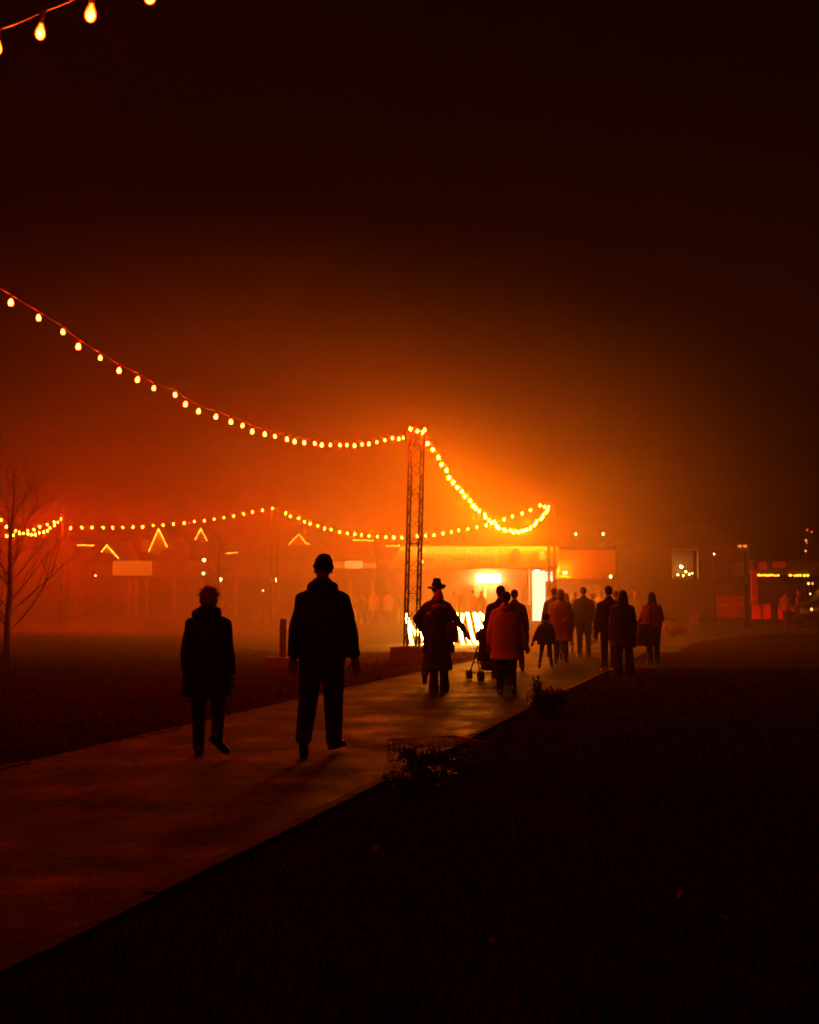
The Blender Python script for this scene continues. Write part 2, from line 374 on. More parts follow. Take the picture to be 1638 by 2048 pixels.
def bulb_mesh(s, near):
    """hangs below its socket: origin at the cable"""
    bm = bmesh.new(); n = 16 if near else 8
    prof = [(0.010, -.060), (.013, -.068), (.020, -.085), (.0245, -.102), (.0235, -.118), (.016, -.131), (.006, -.137)] if near else [(.012, -.050), (.026, -.075), (.031, -.100), (.020, -.126)]
    rows = [[bm.verts.new((r*s*cos(2*pi*j/n), r*s*sin(2*pi*j/n), z*s)) for j in range(n)] for r, z in prof]
    for a, b in zip(rows, rows[1:]):
        for j in range(n): bm.faces.new((a[j], b[j], b[(j+1) % n], a[(j+1) % n]))
    bm.faces.new(rows[-1][::-1])
    bm.faces.new(rows[0])
    bmesh.ops.recalc_face_normals(bm, faces=bm.faces[:])
    return bm
def socket_mesh(s, near):
    bm = bmesh.new(); n = 10 if near else 6
    tube(bm, [(0, 0, .004*s), (0, 0, -.012*s), (0, 0, -.058*s)], [.009*s, .0145*s, .0125*s], n)
    if near: tube(bm, [(-.012, 0, -.02), (-.014, 0, .03), (.0, 0, .034), (.014, 0, .03), (.012, 0, -.02)], .0022, 5)
    return bm
_cache = {}
def string(name_label, pts, ends, s=1.0, near=False, group='strings of warm bulbs between the towers', jit=0.004, twist=0.0, mkey='bulb', cab=0.006):
    """pts: where bulbs hang (cable points), ends: extra cable points before and after"""
    root = empty('string_lights', pts[0], name_label, 'string lights', group)
    o0 = Vector(pts[0])
    allp = [Vector(p)-o0 for p in ends[0]] + [Vector(p)-o0 for p in pts] + [Vector(p)-o0 for p in ends[1]]
    fine = []
    for a, b in zip(allp, allp[1:]):
        L = (b-a).length
        for k in range(4): t = k/4; q = a.lerp(b, t); q.z -= 0.035*L*4*t*(1-t)*0.3; fine.append(q)
    fine.append(allp[-1])
    bm = bmesh.new(); tube(bm, fine, cab, 6); mk('cable', bm, M['cable'], root, True)
    key = (s, near, mkey)
    for i, p in enumerate(pts):
        q = Vector(p)-o0
        if key not in _cache:
            b = mk('bulb', bulb_mesh(s, near), M[mkey], root, True)
            k = mk('socket', socket_mesh(s, near), M['socket'], b, True)
            f = None
            if near:
                bm = bmesh.new(); tube(bm, [(0, 0, -.07), (.004, 0, -.085), (-.004, .003, -.095), (.004, -.003, -.105), (0, 0, -.118)], .0035, 5)
            _cache[key] = (b, k)
            if near: bm.free()
        else:
            b0, k0 = _cache[key]; b = b0.copy(); C.objects.link(b); b.parent = root; k = k0.copy(); C.objects.link(k); k.parent = b
        b.location = q
        b.scale = (rnd.uniform(.88, 1.12),)*3; b.rotation_euler = (rnd.uniform(-.2, .2), rnd.uniform(-.28, .28)+twist, rnd.uniform(0, 6)) if not near else (0, twist+rnd.uniform(-.05, .05), rnd.uniform(-.3, .3))
    return root
DROP = 0.10   # bulb centre below cable
def on_plane(lst, A, B):
    """photograph bulbs -> points in the upright plane through A and B"""
    d = (B-A); nrm = Vector((d.y, -d.x, 0)).normalized(); out = []
    o = Vector((0, 0, CAMZ))
    for px, py in lst:
        r = P(px, py, 1.0)-o; t = (A-o).dot(nrm)/r.dot(nrm); q = o+r*t; out.append(q+Vector((0, 0, DROP)))
    return out
# long near string, from the tall tower towards the viewer's left
near1 = [(820, 858), (806, 877), (797, 878), (783, 877), (768, 882), (753, 886), (738, 888), (724, 890), (709, 891), (694, 892), (678, 892), (663, 892), (645, 890), (628, 888), (609, 886), (588, 883), (573, 879),
         (548, 875), (528, 869), (506, 863), (487, 853), (461, 844), (434, 834), (398, 823), (373, 809), (349, 791), (308, 779), (278, 760), (238, 742), (200, 719), (157, 693), (124, 666), (76, 637), (22, 605), (-36, 570), (-100, 532), (-170, 488), (-250, 438)]
dirL = Vector((-0.36, -0.933, 0))
pts1 = on_plane(near1, Vector((T1top.x-.1, T1top.y-.2, 0)), Vector((T1top.x-.1, T1top.y-.2, 0))+dirL*10)
string('long near string sagging from the tall tower up to the left edge', pts1, ([T1top], [pts1[-1]+Vector((-1.2, -2.4, 0.5))]), s=1.0, cab=0.0045)
# string at the top left corner, close to the viewer
top = [(-120, 140), (-3, 100), (84, 68), (185, 28), (303, -8), (430, -48)]
ptsT = []
for (px, py), Y in zip(top, (6.0, 5.55, 5.15, 4.8, 4.45, 4.15)):
    ptsT.append(P(px, py, Y)+Vector((0, 0, .102)))
string('closest string of clear bulbs crossing the top left corner', ptsT, ([ptsT[0]+Vector((-.6, .4, -.2))], [ptsT[-1]+Vector((.4, -.35, .1))]), s=1.0, near=True, twist=0.05, mkey='bulb_near', cab=0.0042)
# tall tower to the tower by the door
def sag(A, B, s, n, skew=0.0):
    out = []
    for i in range(1, n):
        t = i/n; q = A.lerp(B, t); q.z -= s*4*t*(1-t)*(1+skew*(t-.5)); out.append(q+Vector((0, 0, rnd.uniform(-.02, .02)))+Vector((rnd.uniform(-.04, .04), 0, 0)))
    return out
A = T1top+Vector((.15, 0, -.02)); 
string('string dropping steeply from the tall tower to the doorway tower', [T1top+Vector((.16, 0, .06))]+sag(A, T2top, 1.66, 44, 0.25), ([T1top], [T2top]), s=1.15, mkey='bulb_mid')
s3 = [(571, 1026), (582, 1032), (597, 1037), (609, 1043), (620, 1047), (635, 1052), (650, 1056), (663, 1059), (680, 1063), (695, 1066), (710, 1068), (724, 1070), (739, 1072), (755, 1073), (771, 1074), (787, 1074), (803, 1074), (818, 1073), (834, 1072), (851, 1071), (868, 1070), (886, 1067), (903, 1064), (917, 1060), (937, 1058), (955, 1054), (973, 1049), (990, 1043), (1007, 1038), (1025, 1032), (1044, 1026), (1062, 1020), (1082, 1010), (1090, 1013)]
string('shallow string running behind the tall tower to the doorway tower', on_plane(s3, T3top, T2top), ([T3top], [T2top]), s=1.25, cab=0.005, mkey='bulb_far')
s4 = [(545, 1017), (526, 1020), (506, 1024), (487, 1028), (468, 1032), (448, 1035), (428, 1038), (408, 1041), (388, 1043), (368, 1045), (348, 1048), (327, 1050), (307, 1051), (286, 1053), (266, 1054), (246, 1055), (225, 1055), (205, 1055), (184, 1055), (163, 1055), (142, 1055)]
string('string over the village roofs between the two left towers', on_plane(s4, T3top, T4top), ([T3top], [T4top]), s=1.25, cab=0.005, mkey='bulb_left')
s5 = [(122, 1038), (116, 1045), (109, 1051), (101, 1056), (94, 1061), (87, 1064), (79, 1066), (71, 1068), (63, 1069), (55, 1067), (47, 1067), (38, 1065), (30, 1062), (14, 1053), (3, 1040), (-10, 1028)]
string('lower string curving left from the far left tower, behind bare branches', on_plane(s5, T4top, T4top+Vector((-.6, -.8, 0))*10), ([T4top], []), s=1.2, cab=0.005, mkey='bulb_left')
s6 = [(107, 1044), (95, 1049), (80, 1053), (67, 1059), (54, 1062), (40, 1067), (27, 1070), (12, 1071), (-5, 1070)]
string('upper string curving left from the far left tower, behind bare branches', on_plane(s6, T4top, T4top+Vector((-.9, .4, 0))*10), ([T4top], []), s=1.25, cab=0.005, mkey='bulb_left')
# two bulbs at the very top of the tall tower
pt = [T1top+Vector((-.12, -.1, .12)), T1top+Vector((.02, -.15, .08)), T1top+Vector((.17, -.1, .12))]
string('three bulbs strung across the head of the tall tower', pt, ([], []), s=1.15)

# ------------------------------------------------------------ buildings
def part(name, m, root, x0, x1, y0, y1, z0, z1, bev=0, parent=None):
    """box given in world metres, made a child of root"""
    L = root.location
    p = parent or root
    off = L if parent is None else L
    bm = BOX(x0-off.x, x1-off.x, y0-off.y, y1-off.y, z0-off.z, z1-off.z, bev=bev)
    return mk(name, bm, m, p)
BY = 63.0
gz = zg(BY)
bx0, bx1 = PX(776, BY), PX(1117, BY)
booth = empty('entrance_building', ((bx0+bx1)/2, BY, gz), 'low flat roofed entrance building with a long printed banner and a glaring white lamp', 'building')
zt, zb = PZ(1093, BY), PZ(1137, BY)
part('wall', M['wall_pale'], booth, bx0+.5, PX(1062, BY), BY+2.4, BY+2.6, gz, zb)
part('roof', M['roof'], booth, bx0+.4, bx1-.1, BY+.1, BY+6, zb+.02, zt-.03)
# slanted left end of the banner, then the printed field and its motifs, each a thin sheet proud of the last
bl = PX(800, BY)
M['banner'] = mat('banner_print', (0.60, 0.36, 0.12), 0.7, 0.2, 0.8)
M['motif_a'] = mat('banner_ochre', (0.50, 0.25, 0.03), 0.7, 0.05, 2)
M['motif_b'] = mat('banner_olive', (0.12, 0.10, 0.05), 0.7, 0.1, 2)
M['motif_c'] = mat('banner_cream', (0.8, 0.68, 0.42), 0.7, 0.05, 2)
M['motif_d'] = mat('banner_lettering', (0.95, 0.85, 0.60), 0.7, 0.02, 2)
def xz(px, py): return (PX(px, BY)-booth.location.x, PZ(py, BY)-booth.location.z)
bm = bmesh.new(); poly_prism(bm, [xz(776, 1137), xz(801, 1093), xz(1116, 1093), xz(1116, 1137)], -.10, 0); ban = mk('banner', bm, M['banner'], booth)
def motif(name, pts, m, k):
    bm = bmesh.new(); poly_prism(bm, [xz(*p) for p in pts], -.10-.004*k, -.10-.004*(k-1)-.001); return mk(name, bm, m, ban)
motif('leaf_motif', [(790, 1135), (800, 1118), (812, 1112), (826, 1112), (836, 1120), (838, 1135)], M['motif_a'], 1)
motif('stripe', [(778, 1137.0), (802, 1094), (806, 1094), (788, 1134), (850, 1134), (850, 1137)], M['motif_c'], 2)
motif('sun_motif', [(866, 1136), (880, 1120), (905, 1114), (935, 1110), (960, 1112), (958, 1124), (940, 1136)], M['motif_a'], 1)
motif('leaf_motif', [(836, 1133), (842, 1115), (855, 1108), (868, 1114), (864, 1127), (850, 1134)], M['motif_b'], 2)
motif('drop_motif', [(1018, 1126), (1019, 1110), (1025, 1099), (1033, 1096), (1041, 1103), (1042, 1116), (1036, 1125), (1026, 1129)], M['motif_b'], 1)
motif('leaf_motif', [(1050, 1125), (1066, 1100), (1080, 1097), (1094, 1103), (1100, 1124), (1082, 1130)], M['motif_a'], 1)
motif('stripe', [(990, 1130), (990, 1100), (996, 1098), (998, 1130)], M['motif_c'], 1)
motif('flower_motif', [(1078, 1122), (1080, 1106), (1086, 1102), (1092, 1112), (1092, 1124), (1086, 1120)], M['motif_c'], 2)
def text(name, s, size, m, parent, loc, rot=(pi/2, 0, 0), ext=0.004, shear=0.0, bold=0.0):
    cu = bpy.data.curves.new(name, 'FONT'); cu.body = s; cu.size = size; cu.extrude = ext; cu.align_x = 'CENTER'; cu.align_y = 'CENTER'; cu.shear = shear; cu.offset = bold
    tmp = bpy.data.objects.new('t', cu); C.objects.link(tmp); dg = bpy.context.evaluated_depsgraph_get()
    me = bpy.data.meshes.new_from_object(tmp.evaluated_get(dg)); bpy.data.objects.remove(tmp)
    o = bpy.data.objects.new(name, me); me.materials.clear(); me.materials.append(m); C.objects.link(o); o.parent = parent; o.location = loc; o.rotation_euler = rot
    return o
c1 = xz(912, 1107); c2 = xz(905, 1125)
text('lettering', 'Maasmechelen', 0.70, M['motif_d'], ban, (c1[0], -.122, c1[1]))
text('lettering', 'Village', 0.62, M['motif_d'], ban, (c2[0], -.122, c2[1]))
# fairy beads along eaves: one bead rope per edge
def beads(name, pts, m, parent, r=0.045, gap=0.11, world=True):
    bm = bmesh.new(); off = parent.location if world else Vector((0, 0, 0))
    for a, b in zip(pts, pts[1:]):
        a = Vector(a)-off; b = Vector(b)-off; n = max(1, int((b-a).length/gap))
        for i in range(n+1):
            c = a.lerp(b, i/n); r1 = r*rnd.uniform(.8, 1.15); x = bmesh.ops.create_icosphere(bm, subdivisions=1, radius=r1); bmesh.ops.translate(bm, vec=c+Vector((0, 0, rnd.uniform(-.015, .015))), verts=x['verts'])
    return mk(name, bm, m, parent)
# flood lamp under the banner, the white lit room behind it
M['flood'] = emit('flood_panel', (1.0, 0.50, 0.14), 190.0)
M['room'] = emit('white_lit_panel', (1.0, 0.74, 0.42), 3.2)
M['glow_wall'] = mat('white_booth_wall', (0.75, 0.62, 0.42), 0.8, 0.08, 2)
fx0, fx1, fz0, fz1 = PX(953, BY), PX(1001, BY), PZ(1165, BY), PZ(1148, BY)
part('halo_panel', M['wall_brick'], booth, PX(822, BY), PX(1062, BY)-.15, BY+.62, BY+.68, gz, PZ(1138, BY))  # panel added close behind the lamp to catch its glow as a halo
fl = part('flood_lamp', M['frame'], booth, fx0+.2, fx1-.2, BY+.30, BY+.61, (fz0+fz1)/2-.04, (fz0+fz1)/2+.04)
bm = BOX(fx0-booth.location.x, fx1-booth.location.x, .02, .29, fz0-gz, fz1-gz, bev=0.06); mk('lens', bm, M['flood'], fl)
part('counter', M['wall_brick'], booth, PX(935, BY), PX(1060, BY), BY-.3, BY+.6, gz, PZ(1210, BY))
for a, b, m in ((936, 948, 'frame'), (970, 974, 'wall_pale'), (1000, 1014, 'frame'), (1044, 1056, 'frame')):
    part('display_board', M[m], booth, PX(a, BY), PX(b, BY), BY+.52, BY+.6, PZ(1200, BY), PZ(1170, BY))
# doorway box with dark canopy
dx0, dx1 = PX(1065, BY), PX(1093, BY)
dw = part('doorway', M['room'], booth, dx0, dx1, BY+.5, BY+.56, gz+.06, PZ(1141, BY))
part('side_wall', M['glow_wall'], booth, dx0-.14, dx0-.02, BY-.1, BY+2.3, gz, PZ(1137, BY)-.02)
part('side_wall', M['wall_brick'], booth, dx1+.03, bx1, BY+.05, BY+.5, gz, PZ(1163, BY))
part('canopy', M['frame'], booth, PX(1058, BY), PX(1108, BY), BY-.5, BY+.45, PZ(1139, BY), PZ(1134, BY))
part('transom_light', M['room'], booth, dx1+.03, PX(1108, BY), BY+.52, BY+.56, PZ(1162, BY), PZ(1143, BY))
part('step', M['concrete'], booth, PX(1045, BY), PX(1130, BY), BY-2.0, BY-.0, gz, gz+.10)
bm = bmesh.new(); ell(bm, (PX(1074, BY)-booth.location.x, -.2, PZ(1142, BY)-gz), .12, .12, .06); mk('downlight', bm, emit('downlight', (1, .75, .35), 25), booth)
bm = bmesh.new(); ell(bm, (PX(844, BY)-booth.location.x, -.25, PZ(1124, BY)-gz), .06, .06, .06); mk('spot', bm, emit('banner_spot', (1, .6, .2), 25), booth)
part('eave_light', emit('banner_wash', (1, .36, .03), 150), booth, PX(802, BY), PX(1112, BY), BY-.42, BY-.36, zt+.04, zt+.07)
part('hood', M['frame'], booth, PX(800, BY), PX(1114, BY), BY-.50, BY-.47, zt-.02, zt+.12)  # plate added to hide the light strip from the camera
for q in (806, 900, 1000, 1105): part('bracket', M['frame'], booth, PX(q, BY)-.02, PX(q, BY)+.02, BY-.41, BY+.1, zt, zt+.035)

# orange lit facade at the right of the banner
oy = 64.0; gz2 = zg(oy)
orn = empty('shop_building', (PX(1165, oy), oy, gz2), 'shop front glowing orange beside the right end of the banner', 'building')
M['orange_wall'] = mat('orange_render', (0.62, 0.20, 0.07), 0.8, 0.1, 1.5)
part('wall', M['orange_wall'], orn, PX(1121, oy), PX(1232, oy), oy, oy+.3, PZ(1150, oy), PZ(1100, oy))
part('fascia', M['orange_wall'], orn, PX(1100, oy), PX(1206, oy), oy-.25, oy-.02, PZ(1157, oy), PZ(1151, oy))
part('wall', M['wall_pale'], orn, PX(1118, oy), PX(1207, oy), oy+.6, oy+.8, gz2, PZ(1169, oy))
part('lintel', M['wall_dark'], orn, PX(1110, oy), PX(1216, oy), oy-.05, oy+.55, PZ(1169, oy)+.01, PZ(1157, oy)-.01)
part('pilaster', M['wall_pale'], orn, PX(1113, oy), PX(1119, oy), oy-.2, oy+.1, PZ(1150, oy), PZ(1094, oy))
part('roof', M['roof'], orn, PX(1112, oy), PX(1236, oy), oy+.31, oy+7, PZ(1102, oy), PZ(1099, oy)+.1)
bm = BOX(-.09, .09, -.09, .09, -.05, .05); wl = mk('wash_lamp', bm, emit('wash_lamp', (1, .20, .008), 700), orn); wl.location = (PX(1128, oy)-orn.location.x, -.55, PZ(1146, oy)-gz2)
part('lamp_arm', M['frame'], orn, PX(1127, oy), PX(1129, oy), oy-.6, oy-.25, PZ(1154, oy), PZ(1152.5, oy))

# dark long building with the one window, further right
dy = 70.0; gz3 = zg(dy)
db = empty('brick_building', (PX(1370, dy), dy, gz3), 'long dark building in the mist with one window full of sparkling lights', 'building')
wx0, wx1, wz0, wz1 = PX(1345, dy), PX(1398, dy), PZ(1157, dy), PZ(1099, dy)
L = PX(1236, dy); R = PX(1500, dy); top_ = PZ(1088, dy)
part('wall', M['wall_brick'], db, L, wx0, dy, dy+.3, gz3, top_)
part('wall', M['wall_brick'], db, wx1, R, dy, dy+.3, gz3, top_)
part('wall', M['wall_brick'], db, wx0+.002, wx1-.002, dy, dy+.3, gz3, wz0)
part('wall', M['wall_brick'], db, wx0+.002, wx1-.002, dy, dy+.3, wz1, top_)
bm = bmesh.new(); lx = db.location.x
vs = [(L-lx-.3, -.4, top_-gz3-.1), (R-lx+.3, -.4, top_-gz3-.1), (R-lx-1.5, 4, top_-gz3+1.4), (L-lx+1.5, 4, top_-gz3+1.4), (L-lx-.3, 8, top_-gz3-.1), (R-lx+.3, 8, top_-gz3-.1)]
v = [bm.verts.new(p) for p in vs]
for f in ((0, 1, 2, 3), (3, 2, 5, 4), (0, 3, 4), (1, 5, 2), (0, 4, 5, 1)): bm.faces.new([v[i] for i in f])
mk('roof', bm, M['roof'], db)
win = part('window', M['wall_dark'], db, wx0+.002, wx1-.002, dy+1.2, dy+1.3, wz0, wz1)
M['spark_s'] = emit('window_spark', (1, .45, .06), 60); M['spark_b'] = emit('window_spark_big', (1, .5, .1), 260)
for (px, py, r, m) in ((1368, 1133, .075, 'spark_b'), (1347, 1143, .06, 'spark_s'), (1361, 1149, .05, 'spark_s'), (1377, 1143, .05, 'spark_s'), (1384, 1148, .05, 'spark_s'), (1372, 1151, .045, 'spark_s'), (1390, 1146, .03, 'spark_s')):
    bm = bmesh.new(); ell(bm, (PX(px, dy)-lx, .55, PZ(py, dy)-gz3), r, r, r*(1.6 if r > .055 and m == 'spark_s' else 1), u=10, v=7); mk('lamp', bm, M[m], win)
fr = part('frame', M['wall_pale'], db, wx0-.06, wx0, dy-.06, dy+.02, wz0, wz1, parent=None); part('frame', M['wall_pale'], db, wx0, wx1, dy-.05, dy-.003, wz1-.03, wz1+.05)

# houses of the village, left
def house(label, px0, px1, Y, py_eave, py_ridge, wall, depth=7.0, hip=0.25, group='village houses beyond the lawn', gable=None):
    g = zg(Y); x0, x1 = PX(px0, Y), PX(px1, Y); ze, zr = PZ(py_eave, Y)-g, PZ(py_ridge, Y)-g
    h = empty('house', ((x0+x1)/2, Y, g), label, 'house', group); w = (x1-x0)/2
    mk('wall', BOX(-w+.2, w-.2, .2, depth-.2, 0, ze-.02), wall, h)
    bm = bmesh.new(); k = hip*w*2
    v = [bm.verts.new(p) for p in ((-w, 0, ze), (w, 0, ze), (w-k, depth/2, zr), (-w+k, depth/2, zr), (-w, depth, ze), (w, depth, ze))]
    for f in ((0, 1, 2, 3), (3, 2, 5, 4), (0, 3, 4), (1, 5, 2), (0, 4, 5, 1)): bm.faces.new([v[i] for i in f])
    mk('roof', bm, M['roof'], h)
    return h
def window(h, px0, px1, py0, py1, lit=None):
    Y = h.location.y; x0, x1 = PX(px0, Y)-h.location.x, PX(px1, Y)-h.location.x; z0, z1 = PZ(py1, Y)-h.location.z, PZ(py0, Y)-h.location.z
    f = mk('window', BOX(x0, x1, .1, .21, z0, z1), M['frame'], h); mk('pane', BOX(x0+.06, x1-.06, .08, .098, z0+.06, z1-.06), lit or M['glass_dark'], f)
def dormer(h, apex, l, r, base, wallm, flen=None, bead=True, bm_='fairy', name='gable'):
    """gable end with lit verges; apex, l, r photograph pixels (verge ends)"""
    Y = h.location.y-.35; o = h.location
    def q(p, dy=0): return Vector((PX(p[0], Y)-o.x, Y-o.y+dy, PZ(p[1], Y)-o.z))
    a, b, c = q(apex), q(l), q(r)
    lo = max(l[1], r[1])
    pts = [(b.x, b.z), (a.x, a.z), (c.x, c.z)] + ([(q(p).x, q(p).z) for p in base] if base else [])
    bm = bmesh.new(); poly_prism(bm, pts, Y-o.y+.12, Y-o.y+.5); g = mk(name, bm, wallm, h)
    bm = bmesh.new()
    for s, e in ((b, a), (a, c)):
        n = Vector((0, 0, .07)); vs = [bm.verts.new(p) for p in (s+n, e+n, e+n+Vector((0, 2.6, 0)), s+n+Vector((0, 2.6, 0)))]
        vs2 = [bm.verts.new(p+Vector((0, 0, -.12))) for p in (s+n, e+n, e+n+Vector((0, 2.6, 0)), s+n+Vector((0, 2.6, 0)))]
        bm.faces.new(vs); bm.faces.new(vs2[::-1])
        for i in range(4): bm.faces.new((vs[i], vs2[i], vs2[(i+1) % 4], vs[(i+1) % 4]))
    mk('verge', bm, M['roof'], g)
    if bead: beads('fairy_lights', [b+Vector((0, -.06, 0)), a+Vector((0, -.06, 0)), c+Vector((0, -.06, 0))], M[bm_], g, world=False, r=.05, gap=.10)
    return g
def eave_rope(h, a, b, bm_='fairy', r=.05):
    Y = h.location.y-.5; o = h.location
    beads('fairy_lights', [Vector((PX(a[0], Y)-o.x, -.5, PZ(a[1], Y)-o.z)), Vector((PX(b[0], Y)-o.x, -.5, PZ(b[1], Y)-o.z))], M[bm_], h, world=False, r=r, gap=.11)
    mk('gutter', BOX(PX(a[0], Y)-o.x, PX(b[0], Y)-o.x, -.46, -.36, PZ(a[1], Y)-o.z-.06, PZ(a[1], Y)-o.z+.06), M['frame'], h)
    mk('bay', BOX(PX(a[0], Y)-o.x+.15, PX(b[0], Y)-o.x-.15, -.34, .6, PZ(a[1]+26, Y)-o.z, PZ(a[1], Y)-o.z-.05), M['wall_brick'], h)
hA = house('house with the tall pointed gable outlined in lights and a square chimney stack', 262, 372, 82, 1128, 1068, M['wall_brick'])
dormer(hA, (315, 1058), (296, 1103), (333, 1094), [(322, 1102), (314, 1112), (306, 1108)], M['wall_pale'])
mk('chimney', BOX(PX(281, 82)-hA.location.x, PX(295, 82)-hA.location.x, -.1, .9, PZ(1102, 82)-hA.location.z, PZ(1079, 82)-hA.location.z), M['wall_pale'], hA)
window(hA, 311, 317, 1080, 1094)
hB = house('low house with a small flat gable outlined in lights, left of the chimney house', 150, 258, 80, 1132, 1078, M['wall_brick'])
dormer(hB, (212, 1091), (202, 1103), (235, 1116), [(228, 1112), (216, 1106)], M['wall_pale'])
hC = house('house at far left with a short lit eave and glowing hipped roof', 20, 172, 78, 1120, 1070, M['wall_brick'])
eave_rope(hC, (154, 1090), (185, 1091))
hD = house('house with the small narrow gable of lights right of the tall gable', 360, 436, 84, 1126, 1074, M['wall_brick'])
dormer(hD, (400, 1058), (389, 1079), (412, 1080), [(408, 1082), (393, 1082)], M['wall_brick'])
hE = house('house above the left woman with a very short lit eave', 425, 530, 83, 1126, 1072, M['wall_brick'])
eave_rope(hE, (451, 1107), (473, 1105))
hF = house('house with the wide low gable of lights left of the beanie man', 520, 660, 82, 1124, 1068, M['wall_brick'])
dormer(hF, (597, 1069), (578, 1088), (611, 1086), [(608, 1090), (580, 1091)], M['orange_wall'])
beads('fairy_lights', [Vector((PX(611, 81.6)-hF.location.x, -.45, PZ(1087, 81.6)-hF.location.z)), Vector((PX(618, 81.6)-hF.location.x, -.45, PZ(1088, 81.6)-hF.location.z))], M['fairy'], hF, world=False, r=.05)
hG = house('house right of the beanie man with a level rope of lights above a bay', 655, 752, 81, 1122, 1070, M['wall_brick'])
eave_rope(hG, (706, 1080), (746, 1081))
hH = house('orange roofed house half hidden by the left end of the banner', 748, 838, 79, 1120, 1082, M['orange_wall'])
eave_rope(hH, (773, 1092), (818, 1092))

# long low arcade in front of the houses: fascia, lit panels, columns
ay = 74.0; ga = zg(ay)
arc = empty('arcade', (PX(470, ay), ay, ga), 'long flat roofed arcade with one bright blank fascia panel in front of the houses', 'building')
M['fascia_lit'] = emit('lit_fascia', (1, .16, .006), 1.1)
M['fascia_mid'] = mat('fascia_board', (0.42, 0.26, 0.15), 0.8, 0.2, 1.2)
part('fascia', M['fascia_mid'], arc, PX(303, ay), PX(640, ay), ay, ay+.3, PZ(1156, ay), PZ(1122, ay))
part('lit_panel', M['fascia_lit'], arc, PX(228, ay), PX(302, ay), ay-.5, ay+.3, PZ(1151, ay), PZ(1122, ay))
part('roof', M['roof'], arc, PX(230, ay), PX(750, ay), ay+.31, ay+5, PZ(1124, ay), PZ(1121, ay))
part('wall', M['wall_dark'], arc, PX(150, ay), PX(770, ay), ay+3, ay+3.2, ga, PZ(1150, ay))
for px in (255, 268, 290, 345, 400, 470, 545, 640, 700, 745):
    part('column', M['wall_pale'], arc, PX(px, ay)-.1, PX(px, ay)+.1, ay+.4, ay+.6, ga, PZ(1157, ay))
part('lit_panel', emit('bright_fascia', (1, .42, .08), 2.6), arc, PX(690, ay), PX(725, ay), ay-.3, ay+.2, PZ(1136.5, ay), PZ(1122, ay))
part('lit_panel', emit('dim_fascia', (1, .26, .02), 1.5), arc, PX(726, ay), PX(752, ay), ay-.1, ay+.2, PZ(1136, ay), PZ(1126, ay))
part('lit_panel', emit('dimmer_fascia', (1, .22, .02), 1.2), arc, PX(664, ay), PX(690, ay)-.01, ay-.1, ay+.2, PZ(1136, ay), PZ(1124, ay))
part('pavement_edge', M['concrete'], arc, PX(60, ay), PX(800, ay), ay-3.2, ay-2.2, ga-.06, ga+.09)
M['dot'] = emit('small_lamp', (1, .55, .18), 30)
def lamp_dot(label, px, py, Y, r=.06, tall=1.0, post=True, m='dot', name='wall_lamp', base=None, rootgrp='small lamps far off in the mist'):
    z0 = zg(Y); h = PZ(py, Y)-z0; t = empty('lamp_post' if post else name, (PX(px, Y), Y, z0), label, 'lamp', rootgrp)
    bm = bmesh.new(); tube(bm, [(0, 0, 0), (0, 0, h-.1)], [.04, .025], 8); tube(bm, [(0, 0, 0), (0, 0, .25)], .07, 8); mk('post', bm, M['steel'], t, True)
    bm = bmesh.new(); ell(bm, (0, 0, h), r, r, r*tall, u=10, v=7); g = mk('lamp_head', bm, M[m], t, True)
    bm = bmesh.new(); tube(bm, [(0, 0, h+r*tall*.9), (0, 0, h+r*tall+.03)], [r*1.3, .02], 8); mk('cap', bm, M['steel'], g)
    return t
lamp_dot('lamp above the left woman\'s head, the higher of the pair', 407, 1120, 70, .10)
lamp_dot('lamp straight below the higher one above the left woman', 406, 1147, 68, .08)
lamp_dot('lamp low over the left woman\'s right shoulder', 441, 1159, 66, .09, 1.2)
lamp_dot('lamp just left of the beanie man\'s shoulder', 553, 1160, 66, .08, 1.7)
lamp_dot('tiny dim lamp between the woman and the beanie man', 526, 1181, 60, .035)
lamp_dot('small dim lamp under the far left house', 190, 1151, 66, .04)
lamp_dot('small lamp at the right end of the orange shop front', 1222, 1153, 60, .06, 1.3)
lamp_dot('left one of the two high lamps above the orange shop', 1153, 1068, 66, .05, 1.6)
lamp_dot('right one of the two high lamps above the orange shop', 1208, 1068, 66, .05, 1.6)
lamp_dot('faint lamp in the dark right of the sparkling window', 1430, 1108, 66, .03, 1.6)

